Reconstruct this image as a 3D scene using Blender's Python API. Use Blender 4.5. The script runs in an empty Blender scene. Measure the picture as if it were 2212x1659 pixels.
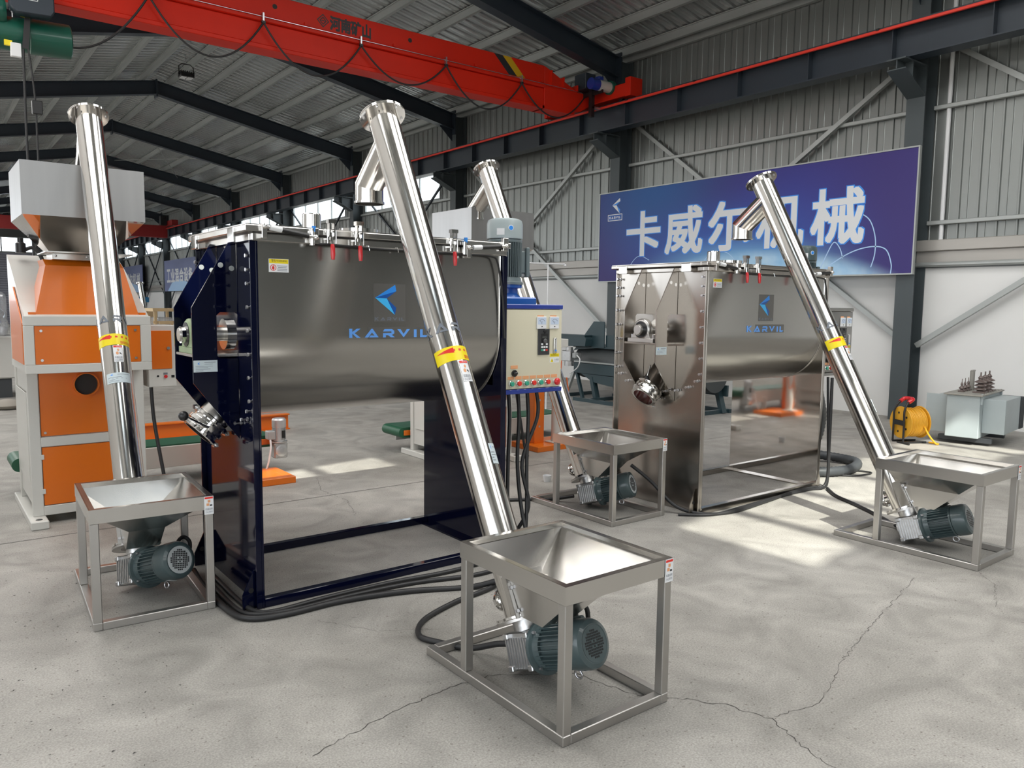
import bpy, bmesh, math, random
from mathutils import Matrix, Vector
random.seed(7)
scene = bpy.context.scene
COL = scene.collection
PI = math.pi

# ------------------------------------------------------------------ camera
YAW, PITCH, ROLL, FPX = 0.6573927, -0.09956784, 0.01146179, 1675.59
def _cam():
    cy, sy, cp, sp = math.cos(YAW), math.sin(YAW), math.cos(PITCH), math.sin(PITCH)
    f = Vector((sy*cp, cy*cp, sp)); r = Vector((cy, -sy, 0)); u = r.cross(f)
    cr, sr = math.cos(ROLL), math.sin(ROLL)
    R, U = cr*r + sr*u, -sr*r + cr*u
    m = Matrix((R, U, -f)).transposed().to_4x4()
    m.translation = (0, 0, 1.6)
    cd = bpy.data.cameras.new('camera'); co = bpy.data.objects.new('camera', cd)
    COL.objects.link(co); co.matrix_world = m
    cd.sensor_width = 36; cd.lens = FPX/2212*36; cd.clip_start = .05; cd.clip_end = 400
    scene.camera = co
_cam()

# ------------------------------------------------------------------ world, sun, portals, exposure
EXPOSURE = 0.38
WORLD = 2.6
SUN = 8.0
FILL_A, FILL_B = 1750, 205      # power of the fill lamps added under the unseen part of the roof
scene.view_settings.view_transform = 'Standard'
scene.view_settings.look = 'None'
scene.view_settings.gamma = 1
scene.view_settings.use_curve_mapping = False
scene.view_settings.exposure = EXPOSURE
scene.cycles.use_denoising = True
scene.cycles.max_bounces = 9
scene.cycles.diffuse_bounces = 5
scene.cycles.glossy_bounces = 5
scene.cycles.transparent_max_bounces = 10
scene.cycles.sample_clamp_indirect = 6
scene.cycles.caustics_reflective = False
scene.cycles.caustics_refractive = False
w = bpy.data.worlds.new('sky'); scene.world = w; w.use_nodes = True
bg = w.node_tree.nodes['Background']
bg.inputs[0].default_value = (.90, .95, 1.0, 1); bg.inputs[1].default_value = WORLD
def sun():
    d = bpy.data.lights.new('sun', 'SUN'); d.energy = SUN; d.angle = math.radians(.6); d.color = (1, .93, .82)
    o = bpy.data.objects.new('sun', d); COL.objects.link(o)
    dirv = Vector((.50, .94, -1.0)).normalized()
    o.rotation_euler = dirv.to_track_quat('-Z', 'Y').to_euler(); o.location = (-8, -15, 20)
sun()
def portal(c, nrm, sx, sy):
    d = bpy.data.lights.new('sky_portal', 'AREA'); d.shape = 'RECTANGLE'; d.size = sx; d.size_y = sy
    o = bpy.data.objects.new('sky_portal', d); COL.objects.link(o); o.location = c
    z = -Vector(nrm); y = Vector((0, 0, 1)); x = y.cross(z).normalized(); y = z.cross(x)
    o.rotation_euler = Matrix((x, y, z)).transposed().to_euler()
    d.cycles.is_portal = True
    return o
# hall: right wall x=11.75, left wall x=-2.3, far wall y=65, near wall y=-13
XR, XL, YF, YN = 11.75, -2.3, 65.0, -13.0
portal((XL-.05, -2.5, 2.3), (1, 0, 0), 13.0, 3.6)      # wide left opening
portal((XL-.05, 30, 2.8), (1, 0, 0), 44.0, 2.4)         # left windows further along
portal((.5, YN-.05, 2.5), (0, 1, 0), 4.0, 5.0)         # near gate
portal((XR+.05, 40, 4.95), (-1, 0, 0), 46.0, .9)        # right clerestory
RIDGE, ZR, SL = 5.6, 7.62, .187           # rafter-top line
def zraf(x): return ZR - SL*abs(x-RIDGE)
def roof_fill(x0, x1, y0, y1, watts):
    """area lamp added out of view under the roof slope to brighten the floor"""
    d = bpy.data.lights.new('roof_fill_lamp', 'AREA'); d.shape = 'RECTANGLE'; d.energy = watts; d.color = (1, .985, .96)
    o = bpy.data.objects.new('roof_fill_lamp', d); COL.objects.link(o); xm = (x0+x1)/2
    sg = 1 if xm < RIDGE else -1; d.size = (x1-x0)*math.hypot(1, SL); d.size_y = y1-y0
    o.location = (xm, (y0+y1)/2, zraf(xm)+.14); o.rotation_euler = (0, -math.atan(SL)*sg, 0)
roof_fill(-1.9, .5, 3, 60, FILL_A)
roof_fill(2.7, 5.1, -2.4, 6.2, FILL_B*1.6); roof_fill(6.3, 8.6, -6.0, 7.0, FILL_B*1.9); roof_fill(1.6, 4.9, -11, -4.4, FILL_B)

# ------------------------------------------------------------------ mesh builder
class MB:
    def __init__(s, M=None): s.v = []; s.f = []; s.M = M or Matrix.Identity(4)
    def add(s, vs, fs):
        b = len(s.v)
        for q in vs: s.v.append(tuple(s.M @ Vector(q)))
        for q in fs: s.f.append(tuple(b+i for i in q))
        return s
    def box(s, x0, x1, y0, y1, z0, z1):
        return s.add([(x0,y0,z0),(x1,y0,z0),(x1,y1,z0),(x0,y1,z0),(x0,y0,z1),(x1,y0,z1),(x1,y1,z1),(x0,y1,z1)],
                     [(0,3,2,1),(4,5,6,7),(0,1,5,4),(1,2,6,5),(2,3,7,6),(3,0,4,7)])
    def cube(s, c, d):
        return s.box(c[0]-d[0]/2, c[0]+d[0]/2, c[1]-d[1]/2, c[1]+d[1]/2, c[2]-d[2]/2, c[2]+d[2]/2)
    def bar(s, p0, p1, w, h, up=(0,0,1)):
        p0, p1 = Vector(p0), Vector(p1); d = (p1-p0).normalized(); up = Vector(up)
        if abs(d.dot(up)) > .99: up = Vector((1,0,0))
        x = d.cross(up).normalized(); y = x.cross(d)
        vs = []
        for p in (p0, p1):
            for a, b in ((-1,-1),(1,-1),(1,1),(-1,1)): vs.append(p + x*a*w/2 + y*b*h/2)
        return s.add(vs, [(0,1,2,3),(7,6,5,4),(0,4,5,1),(1,5,6,2),(2,6,7,3),(3,7,4,0)])
    def lathe(s, prof, p0=(0,0,0), d=(0,0,1), n=28, cap0=True, cap1=True):
        p0, d = Vector(p0), Vector(d).normalized()
        a = Vector((1,0,0)) if abs(d.x) < .9 else Vector((0,1,0))
        x = d.cross(a).normalized(); y = d.cross(x)
        vs = []; fs = []
        for r, h in prof:
            for i in range(n):
                t = 2*PI*i/n; vs.append(p0 + d*h + (x*math.cos(t) + y*math.sin(t))*r)
        for k in range(len(prof)-1):
            for i in range(n):
                j = (i+1) % n; fs.append((k*n+i, k*n+j, (k+1)*n+j, (k+1)*n+i))
        if cap0: fs.append(tuple(range(n-1, -1, -1)))
        if cap1: fs.append(tuple((len(prof)-1)*n+i for i in range(n)))
        return s.add(vs, fs)
    def cyl(s, p0, p1, r, r1=None, n=24, cap=True):
        p0, p1 = Vector(p0), Vector(p1); L = (p1-p0).length
        return s.lathe([(r, 0), (r if r1 is None else r1, L)], p0, p1-p0, n, cap, cap)
    def ring(s, p0, d, ro, ri, h, n=32):
        return s.lathe([(ri,0),(ro,0),(ro,h),(ri,h),(ri,0)], p0, d, n, False, False)
    def sphere(s, c, r, n=16, m=10, sz=1):
        prof = [(max(1e-4, r*math.sin(PI*i/m)), -r*sz*math.cos(PI*i/m)) for i in range(m+1)]
        return s.lathe(prof, c, (0,0,1), n, False, False)
    def tube(s, pts, r, n=10, cap=True):
        P = [Vector(p) for p in pts]; T = []
        for i in range(len(P)):
            a = P[max(0,i-1)]; b = P[min(len(P)-1,i+1)]; T.append((b-a).normalized())
        x = T[0].cross(Vector((0,0,1)))
        if x.length < 1e-3: x = T[0].cross(Vector((1,0,0)))
        x.normalize(); vs = []; fs = []
        for i, p in enumerate(P):
            x = (x - T[i]*x.dot(T[i])).normalized(); y = T[i].cross(x)
            rr = r[i] if isinstance(r, (list, tuple)) else r
            for k in range(n):
                t = 2*PI*k/n; vs.append(p + (x*math.cos(t)+y*math.sin(t))*rr)
        for i in range(len(P)-1):
            for k in range(n):
                j = (k+1) % n; fs.append((i*n+k, i*n+j, (i+1)*n+j, (i+1)*n+k))
        if cap: fs.append(tuple(range(n-1,-1,-1))); fs.append(tuple((len(P)-1)*n+k for k in range(n)))
        return s.add(vs, fs)
    def prism(s, poly, ax, a, b):
        def P(u, v, t): return {'x': (t,u,v), 'y': (u,t,v), 'z': (u,v,t)}[ax]
        n = len(poly)
        vs = [P(u,v,a) for u,v in poly] + [P(u,v,b) for u,v in poly]
        return s.add(vs, [tuple(range(n-1,-1,-1)), tuple(range(n,2*n))] + [(i,(i+1)%n,n+(i+1)%n,n+i) for i in range(n)])
    def frustum(s, r0, z0, r1, z1, t=.003):
        # four sloping walls between two rectangles (x0,x1,y0,y1)
        def R(r, z, o): return [(r[0]+o,r[2]+o,z),(r[1]-o,r[2]+o,z),(r[1]-o,r[3]-o,z),(r[0]+o,r[3]-o,z)]
        A, B, C, D = R(r0,z0,0), R(r1,z1,0), R(r0,z0,t), R(r1,z1,t)
        fs = []
        for i in range(4):
            j = (i+1) % 4
            fs += [(i,j,4+j,4+i),(8+j,8+i,12+i,12+j),(i,8+i,8+j,j),(4+i,4+j,12+j,12+i)]
        return s.add(A+B+C+D, fs)
    def mesh(s, name, smooth=35, bevel=0, seg=1):
        me = bpy.data.meshes.new(name); me.from_pydata(s.v, [], s.f)
        bm = bmesh.new(); bm.from_mesh(me)
        bmesh.ops.recalc_face_normals(bm, faces=bm.faces)
        if bevel:
            ed = [e for e in bm.edges if len(e.link_faces) == 2 and e.calc_face_angle(0) > .6]
            bmesh.ops.bevel(bm, geom=ed, offset=bevel, segments=seg, profile=.6, affect='EDGES', clamp_overlap=True)
        bm.to_mesh(me); bm.free()
        if smooth:
            me.polygons.foreach_set('use_smooth', [True]*len(me.polygons))
            me.set_sharp_from_angle(angle=math.radians(smooth))
        return me
    def build(s, name, mat, parent=None, smooth=35, bevel=0, seg=1, label=None):
        me = s.mesh(name, smooth, bevel, seg); me.materials.append(mat)
        return obj(name, me, parent, label)
def obj(name, me, parent=None, label=None):
    o = bpy.data.objects.new(name, me); COL.objects.link(o)
    if parent is not None: o.parent = parent
    if label: o['label'] = label
    return o
def inst(o, parent, loc=(0,0,0), rot=None, name=None):
    c = o.copy(); COL.objects.link(c); c.parent = parent; c.location = loc
    if rot: c.rotation_euler = rot
    return c
def thing(name, label, cat, loc=(0,0,0), rz=0, group=None):
    o = bpy.data.objects.new(name, None); COL.objects.link(o); o.empty_display_size = .1
    o.location = loc; o.rotation_euler = (0,0,rz); return tag(o, label, cat, group)
def tag(o, label, cat, group=None):
    o['label'] = label; o['category'] = cat
    if group: o['group'] = group
    return o
def struct(o, label=None):
    o['kind'] = 'structure'
    if label: o['label'] = label
    return o
def copy_tree(o, parent=None):
    c = o.copy(); COL.objects.link(c); c.parent = parent
    for ch in list(o.children): copy_tree(ch, c)
    return c
def catmull(P, k=8):
    P = [Vector(p) for p in P]; out = []
    for i in range(len(P)-1):
        a, b, c, d = P[max(0,i-1)], P[i], P[i+1], P[min(len(P)-1,i+2)]
        for j in range(k):
            t = j/k
            out.append(.5*((2*b) + (c-a)*t + (2*a-5*b+4*c-d)*t*t + (3*b-a-3*c+d)*t**3))
    out.append(P[-1]); return out

# ------------------------------------------------------------------ materials
MATS = {}
def mat(name, col, rough=.5, metal=0, coat=0, noise=None, rnoise=None, bump=None, spec=.5, wear=None):
    """noise=(scale_xyz, amount): colour variation; rnoise: the same on roughness; bump=(scale_xyz, strength)"""
    if name in MATS: return MATS[name]
    m = bpy.data.materials.new(name); m.use_nodes = True; nt = m.node_tree; p = nt.nodes['Principled BSDF']
    p.inputs['Base Color'].default_value = (*col, 1); p.inputs['Roughness'].default_value = rough
    p.inputs['Metallic'].default_value = metal; p.inputs['Coat Weight'].default_value = coat
    p.inputs['Coat Roughness'].default_value = .05; p.inputs['Specular IOR Level'].default_value = spec
    tc = nt.nodes.new('ShaderNodeTexCoord')
    def tex(sc, det=4):
        mp = nt.nodes.new('ShaderNodeMapping'); nt.links.new(tc.outputs['Object'], mp.inputs[0])
        mp.inputs['Scale'].default_value = sc if isinstance(sc, (tuple, list)) else (sc,)*3
        n = nt.nodes.new('ShaderNodeTexNoise'); n.inputs['Scale'].default_value = 1; n.inputs['Detail'].default_value = det
        nt.links.new(mp.outputs[0], n.inputs['Vector']); return n.outputs[0]
    def rng(src, lo, hi):
        r = nt.nodes.new('ShaderNodeMapRange'); r.inputs['From Min'].default_value = .2; r.inputs['From Max'].default_value = .8
        r.inputs['To Min'].default_value = lo; r.inputs['To Max'].default_value = hi
        nt.links.new(src, r.inputs['Value']); return r.outputs[0]
    if noise:
        f = rng(tex(noise[0]), 1-noise[1], 1+noise[1])
        mx = nt.nodes.new('ShaderNodeVectorMath'); mx.operation = 'SCALE'; mx.inputs[0].default_value = col
        nt.links.new(f, mx.inputs['Scale']); nt.links.new(mx.outputs[0], p.inputs['Base Color'])
    if rnoise:
        nt.links.new(rng(tex(rnoise[0]), rough-rnoise[1], rough+rnoise[1]), p.inputs['Roughness'])
    if bump:
        b = nt.nodes.new('ShaderNodeBump'); b.inputs['Strength'].default_value = bump[1]; b.inputs['Distance'].default_value = .02
        nt.links.new(tex(bump[0], 3), b.inputs['Height']); nt.links.new(b.outputs[0], p.inputs['Normal'])
    MATS[name] = m; return m
STEEL = (.66, .64, .61)
pipe_steel = mat('polished_stainless', STEEL, .14, 1, noise=((3,3,3), .03), rnoise=((5,5,2), .025))
brush_steel = mat('brushed_stainless', (.50,.485,.465), .36, 1, noise=((4,4,4), .06), rnoise=((6,6,6), .05))
sheet_steel = mat('sheet_stainless', (.60,.585,.56), .22, 1, noise=((2,2,2), .04), rnoise=((4,4,4), .05))
tank_steel = mat('tank_stainless', (.40,.39,.37), .22, 1, noise=((1.2,1.2,2.0), .07), rnoise=((2.0,2.0,1.5), .05))
mirror_steel = mat('mirror_stainless', (.66,.63,.60), .05, 1, noise=((2,2,2), .03), rnoise=((3,3,1), .02), bump=((1.6,1.6,1.0), .06))
plate_steel = mat('satin_stainless', (.40,.375,.345), .22, 1, noise=((2,2,1), .08), rnoise=((3,3,1.2), .07), bump=((2,2,1), .012))
weld_steel = mat('chrome_steel', (.72,.71,.69), .10, 1)
zinc = mat('zinc_bolt', (.6,.6,.62), .28, 1)
navy = mat('navy_gloss_paint', (.0018,.0030,.016), .07, 0, coat=0, spec=.32, bump=((1.2,1.2,1.2), .008))
hopper_steel = mat('brushed_hopper_stainless', (.40,.40,.40), .40, 1, noise=((14,14,.7), .06), rnoise=((10,10,1), .05))
orange = mat('orange_paint', (.72,.155,.006), .33, 0, coat=.2, noise=(2, .04), bump=((140,140,140), .02))
cream = mat('offwhite_paint', (.62,.61,.57), .38, 0, coat=.2, noise=(3, .03))
cabcream = mat('cream_enamel', (.66,.62,.47), .36, 0, coat=.2)
blue = mat('blue_enamel', (.015,.04,.28), .32, 0, coat=.3)
gearblue = mat('gearbox_blue', (.008,.10,.40), .35, 0, coat=.3)
motorgrey = mat('motor_grey_green', (.060,.090,.094), .36, 0, coat=.35, noise=(20, .06))
motorlight = mat('motor_light_grey', (.36,.42,.43), .38, 0, coat=.3)
alu = mat('cast_aluminium', (.62,.62,.62), .36, 1, noise=(40, .08), bump=((60,60,60), .05))
greypaint = mat('grey_enamel', (.36,.38,.38), .42)
black = mat('black_plastic', (.012,.012,.013), .38)
rubber = mat('black_rubber', (.016,.016,.017), .48, bump=((200,200,200), .05))
red = mat('red_plastic', (.62,.015,.02), .3, coat=.4)
reddk = mat('dark_red', (.25,.01,.01), .4)
green = mat('green_button', (.03,.34,.22), .35, coat=.4)
belt = mat('green_belt', (.008,.085,.04), .45, noise=(10, .1))
cranered = mat('crane_red', (.66,.022,.007), .45, 0, spec=.25, noise=(1.5, .08))
railred = mat('conductor_red', (.80,.05,.03), .4)
hoistgreen = mat('hoist_green', (.004,.085,.055), .35, coat=.3)
frame_steel = mat('frame_dark_steel', (.024,.034,.047), .42, 0, coat=.1, noise=(1.2, .12))
col_steel = mat('column_grey_steel', (.060,.074,.080), .45, 0, noise=(1.2, .12))
galv = mat('galvanised_sheet', (.28,.295,.285), .40, .70, noise=((.4,.9,.15), .06))
roofsheet = mat('roof_sheet', (.56,.585,.585), .26, .70, noise=((.4,.4,.4), .05))
purlinm = mat('purlin_zinc', (.42,.44,.43), .45, .45, noise=((1,1,1), .10))
whitewall = mat('white_plaster', (.80,.80,.785), .75, 0, noise=((.7,.7,.7), .05), bump=((8,8,8), .05))
beigetrim = mat('beige_flashing', (.42,.40,.37), .4, .3, noise=((1,.6,3), .14))
teal = mat('teal_paint', (.022,.048,.058), .42, 0, coat=.2, noise=(3, .12))
trgrey = mat('transformer_grey', (.37,.42,.43), .45, noise=(3, .06))
trdark = mat('transformer_dark', (.045,.05,.055), .5)
porcelain = mat('brown_insulator', (.13,.10,.09), .35, noise=(20, .2))
dusty = mat('dusty_grey', (.30,.29,.26), .7, noise=(12, .12))
yellowc = mat('yellow_cable', (.72,.36,.02), .42)
yellowp = mat('yellow_print', (.85,.68,.01), .4)
redp = mat('red_print', (.72,.03,.02), .4)
whitep = mat('white_print', (.78,.79,.80), .42)
whitetext = mat('white_lettering', (.74,.76,.78), .45)
greyp = mat('grey_print', (.17,.19,.22), .4)
lightgreyp = mat('pale_label', (.60,.68,.71), .4)
blackp = mat('black_print', (.02,.02,.022), .45)
orangep = mat('label_orange', (.75,.36,.17), .5)
karblue = mat('lettering_blue', (.13,.36,.86), .4)
lb1 = mat('logo_blue', (.03,.27,.82), .35); lb2 = mat('logo_dark_blue', (.008,.09,.38), .35)
lb3 = mat('logo_sky_blue', (.06,.50,.95), .35); patch = mat('film_patch', (.17,.165,.155), .4, .6)
greenbear = mat('pale_green_paint', (.30,.38,.22), .45)
hosem = mat('grey_hose', (.05,.055,.06), .5)
wood = mat('pine_wood', (.55,.40,.22), .6, noise=((3,3,14), .15))
carton = mat('cardboard', (.42,.31,.18), .7)
roller = mat('roller_door_lilac', (.36,.36,.42), .5, .2)
darkwall = mat('dark_grey_sheet', (.16,.17,.17), .5, .3)
bluepaint = mat('workshop_blue', (.02,.15,.30), .4)
canvas = mat('dusty_sack', (.33,.30,.26), .8)
dark_in = mat('dark_inside', (.02,.016,.014), .6)
crackm = mat('crack_dark', (.05,.045,.04), .9)
jointm = mat('joint_grey', (.12,.115,.11), .9)

def floor_material():
    m = bpy.data.materials.new('concrete_floor'); m.use_nodes = True; nt = m.node_tree; p = nt.nodes['Principled BSDF']
    tc = nt.nodes.new('ShaderNodeTexCoord')
    def N(sc, det, dist=0):
        n = nt.nodes.new('ShaderNodeTexNoise'); n.inputs['Scale'].default_value = sc; n.inputs['Detail'].default_value = det
        n.inputs['Distortion'].default_value = dist
        nt.links.new(tc.outputs['Object'], n.inputs['Vector']); return n.outputs[0]
    def ramp(src, a, b, ca, cb):
        r = nt.nodes.new('ShaderNodeValToRGB'); e = r.color_ramp.elements
        e[0].position = a; e[1].position = b; e[0].color = (*ca,1); e[1].color = (*cb,1)
        nt.links.new(src, r.inputs[0]); return r.outputs[0]
    def mul(a, b, t='MULTIPLY', f=1):
        x = nt.nodes.new('ShaderNodeMix'); x.data_type = 'RGBA'; x.blend_type = t; x.inputs[0].default_value = f
        nt.links.new(a, x.inputs[6]); nt.links.new(b, x.inputs[7]); return x.outputs[2]
    base = ramp(N(.55, 6, .6), .30, .72, (.315,.300,.272), (.445,.428,.396))
    cl = ramp(N(2.2, 9, 1.6), .30, .72, (.74,.74,.74), (1.12,1.12,1.12))
    sp = ramp(N(130, 3), .36, .66, (.80,.80,.80), (1.12,1.12,1.12))
    pit = ramp(N(55, 2), .30, .34, (.62,.60,.58), (1,1,1))
    c = mul(mul(mul(base, cl), sp), pit)
    nt.links.new(c, p.inputs['Base Color'])
    r = nt.nodes.new('ShaderNodeMapRange'); r.inputs['From Min'].default_value = .3; r.inputs['From Max'].default_value = .7
    r.inputs['To Min'].default_value = .42; r.inputs['To Max'].default_value = .75
    nt.links.new(N(1.3, 6, 1), r.inputs['Value']); nt.links.new(r.outputs[0], p.inputs['Roughness'])
    p.inputs['Specular IOR Level'].default_value = .28
    b = nt.nodes.new('ShaderNodeBump'); b.inputs['Strength'].default_value = .045; b.inputs['Distance'].default_value = .01
    nt.links.new(N(90, 4), b.inputs['Height']); nt.links.new(b.outputs[0], p.inputs['Normal'])
    return m
def glass_material():
    m = bpy.data.materials.new('window_glass'); m.use_nodes = True; nt = m.node_tree
    nt.nodes.remove(nt.nodes['Principled BSDF']); out = nt.nodes['Material Output']
    t = nt.nodes.new('ShaderNodeBsdfTransparent'); g = nt.nodes.new('ShaderNodeBsdfGlossy'); g.inputs['Roughness'].default_value = .05
    t.inputs[0].default_value = (.93,.96,.97,1)
    mx = nt.nodes.new('ShaderNodeMixShader'); mx.inputs[0].default_value = .06
    nt.links.new(t.outputs[0], mx.inputs[1]); nt.links.new(g.outputs[0], mx.inputs[2]); nt.links.new(mx.outputs[0], out.inputs[0])
    return m
def film_material():
    m = bpy.data.materials.new('clear_film'); m.use_nodes = True; nt = m.node_tree
    nt.nodes.remove(nt.nodes['Principled BSDF']); out = nt.nodes['Material Output']
    t = nt.nodes.new('ShaderNodeBsdfTransparent'); g = nt.nodes.new('ShaderNodeBsdfGlossy'); g.inputs['Roughness'].default_value = .12
    d = nt.nodes.new('ShaderNodeBsdfDiffuse'); d.inputs[0].default_value = (.55,.57,.6,1)
    a = nt.nodes.new('ShaderNodeMixShader'); a.inputs[0].default_value = .5
    nt.links.new(d.outputs[0], a.inputs[1]); nt.links.new(g.outputs[0], a.inputs[2])
    mx = nt.nodes.new('ShaderNodeMixShader'); mx.inputs[0].default_value = .5
    nt.links.new(t.outputs[0], mx.inputs[1]); nt.links.new(a.outputs[0], mx.inputs[2]); nt.links.new(mx.outputs[0], out.inputs[0])
    return m
glass = glass_material(); film = film_material()

# ------------------------------------------------------------------ lettering
def text_mesh(body, w, h, bold=0.0):
    """flat text scaled to w x h, lower-left at the origin, in the XY plane; bold thickens the strokes (in em)"""
    c = bpy.data.curves.new('t', 'FONT'); c.body = body; c.extrude = 0; c.resolution_u = 3
    o = bpy.data.objects.new('t', c); COL.objects.link(o); bpy.context.view_layer.update()
    me = bpy.data.meshes.new_from_object(o.evaluated_get(bpy.context.evaluated_depsgraph_get()))
    bpy.data.objects.remove(o); bpy.data.curves.remove(c)
    if bold:
        V = [v.co.copy() for v in me.vertices]; F = [tuple(p.vertices) for p in me.polygons]; vs = []; fs = []
        for i, (dx, dy) in enumerate([(0,0)]+[(a, t/2) for a in (-1,1) for t in range(-2,3)]+[(t/2, a) for a in (-1,1) for t in (-1,0,1)]):
            k = len(vs); vs += [(q.x+bold*dx, q.y+bold*dy, i*.00006) for q in V]; fs += [tuple(k+j for j in f) for f in F]
        bpy.data.meshes.remove(me); me = bpy.data.meshes.new('t'); me.from_pydata(vs, [], fs)
    xs = [v.co.x for v in me.vertices]; ys = [v.co.y for v in me.vertices]
    x0, x1, y0, y1 = min(xs), max(xs), min(ys), max(ys)
    for v in me.vertices: v.co = ((v.co.x-x0)/(x1-x0)*w, (v.co.y-y0)/(y1-y0)*h, v.co.z)
    return me
def plane_matrix(org, xd, yd):
    x, y = Vector(xd).normalized(), Vector(yd).normalized(); z = x.cross(y)
    m = Matrix((x, y, z)).transposed().to_4x4(); m.translation = org; return m
def put_text(name, body, w, h, org, xd, yd, m, parent, off=0.0, label=None):
    me = text_mesh(body, w, h, off); me.name = name; me.transform(plane_matrix(org, xd, yd)); me.materials.clear(); me.materials.append(m)
    return obj(name, me, parent, label)
K_POLY = [[(115,1385),(180,1385),(180,1175),(115,1175)], [(180,1290),(180,1250),(272,1175),(350,1175),(228,1278)], [(180,1290),(228,1278),(350,1385),(268,1385)]]
A_POLY = [[(430,1380),(508,1380),(585,1265),(575,1180)], [(575,1180),(585,1265),(640,1340),(725,1380),(600,1180)], [(525,1380),(725,1380),(640,1338),(560,1332)]]
R_POLY = [[(820,1245),(1000,1245),(1012,1190),(852,1190)], [(1000,1245),(1062,1232),(1012,1190)], [(1000,1245),(1004,1283),(1064,1292),(1062,1232)], [(820,1335),(930,1335),(1012,1330),(1064,1292),(1004,1283),(820,1285)], [(820,1385),(880,1385),(880,1335),(820,1335)], [(930,1335),(1012,1330),(1075,1385),(988,1385)]]
V_POLY = [[(1130,1195),(1270,1390),(1270,1310),(1200,1195)], [(1410,1195),(1340,1195),(1270,1310),(1270,1390)]]
I_POLY = [[(1500,1390),(1560,1390),(1560,1205),(1500,1205)]]
L_POLY = [[(1640,1395),(1700,1395),(1700,1205),(1640,1205)], [(1700,1395),(1780,1395),(1820,1345),(1700,1345)]]
def norm_polys(groups):
    return [[[((x-115)/1705, (1390-y)/215) for x, y in p] for p in g] for g in groups]
KARVIL = norm_polys([K_POLY, A_POLY, R_POLY, V_POLY, I_POLY, L_POLY])
LOGO = [([(655,540),(1090,240),(1115,385)], 'a'), ([(655,540),(1115,385),(905,552)], 'b'), ([(655,540),(905,552),(1080,925)], 'c'), ([(905,552),(1115,765),(1080,925)], 'b')]
def flat_polys(name, polys, M, m, parent, t=.0008):
    b = MB(M)
    for p in polys: b.prism(p, 'z', 0, t)
    return b.build(name, m, parent, smooth=None)
def wordmark(org, w, h, xd, yd, m, parent, name='lettering'):
    M = plane_matrix(org, xd, yd) @ Matrix.Diagonal((w, h, 1, 1))
    return flat_polys(name, [p for g in KARVIL for p in g], M, m, parent)
def logo(org, w, h, xd, yd, parent, mats=None):
    mats = mats or {'a': lb1, 'b': lb2, 'c': lb3}
    M = plane_matrix(org, xd, yd) @ Matrix.Diagonal((w, h, 1, 1))
    first = None
    for k in 'acb':
        ps = [[((x-655)/460, (925-y)/685) for x, y in p] for p, kk in LOGO if kk == k]
        o = flat_polys('logo_facet', ps, M, mats[k], parent)
    return o
def lines_label(org, w, h, xd, yd, base, parent, rows, name='label_plate'):
    """small plate with rows of printed bars: rows=[(x0,x1,y0,y1,material)] in 0..1"""
    M = plane_matrix(org, xd, yd)
    o = MB(M).box(0, w, 0, h, 0, .0012).build(name, base, parent, smooth=None)
    by = {}
    for x0, x1, y0, y1, m in rows: by.setdefault(m.name, (m, []))[1].append((x0, x1, y0, y1))
    for m, rs in by.values():
        b = MB(M)
        for x0, x1, y0, y1 in rs: b.box(x0*w, x1*w, y0*h, y1*h, .0012, .0018)
        b.build('print', m, o, smooth=None)
    return o
# ================================================================== STRUCTURE
FR = [5.5 + 5.95*k for k in range(-3, 11)]
fl_ = MB().box(XL-.3, XR+.3, YN-.3, YF+.3, -.2, 0).build('floor', floor_material(), smooth=None)
struct(fl_, 'worn grey concrete floor of the workshop')
def ribbon(pts, wd, z=.0015):
    b = MB(); P = [Vector((p[0], p[1], 0)) for p in pts]; vs = []; fs = []
    for i, p in enumerate(P):
        t = (P[min(len(P)-1,i+1)]-P[max(0,i-1)]).normalized(); n = Vector((-t.y, t.x, 0)); ww = wd*random.uniform(.4, 1.2)
        vs += [(p.x+n.x*ww, p.y+n.y*ww, z), (p.x-n.x*ww, p.y-n.y*ww, z)]
    for i in range(len(P)-1): fs.append((2*i, 2*i+1, 2*i+3, 2*i+2))
    return b.add(vs, fs)
def crack(pts, wd=.0017, jit=.016):
    out = []
    for a, b in zip(pts[:-1], pts[1:]):
        n = max(3, int(math.dist(a, b)/.02))
        for i in range(n):
            t = i/n; out.append((a[0]+(b[0]-a[0])*t+random.uniform(-jit,jit)*.6, a[1]+(b[1]-a[1])*t+random.uniform(-jit,jit)*.6))
    out.append(pts[-1])
    ribbon(out, wd).build('crack', crackm, fl_, smooth=None)
crack([(1.05,2.5),(1.41,2.59),(1.69,2.62),(1.91,2.61),(2.24,2.4),(2.26,2.25),(2.31,2.1),(2.39,2.02),(2.53,1.85),(2.59,1.66),(2.53,1.52),(2.49,1.4),(2.46,1.2)])
crack([(2.62,1.67),(2.82,1.62),(2.99,1.66),(3.23,1.75),(3.53,1.83),(4.13,1.97),(4.7,2.1)], .0012)
crack([(5.15,1.93),(4.95,1.75),(4.6,1.62)], .001)
crack([(2.6,5.3),(2.75,5.75),(2.72,6.2),(2.9,6.7)], .0015)
crack([(1.55,3.6),(1.75,3.3),(2.0,3.15)], .001)
for yy in (6.0, 11.95, 17.9):
    ribbon([(XL, yy), (3, yy), (7, yy), (XR, yy)], .004).build('joint', jointm, fl_, smooth=None)
b = MB()
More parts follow.
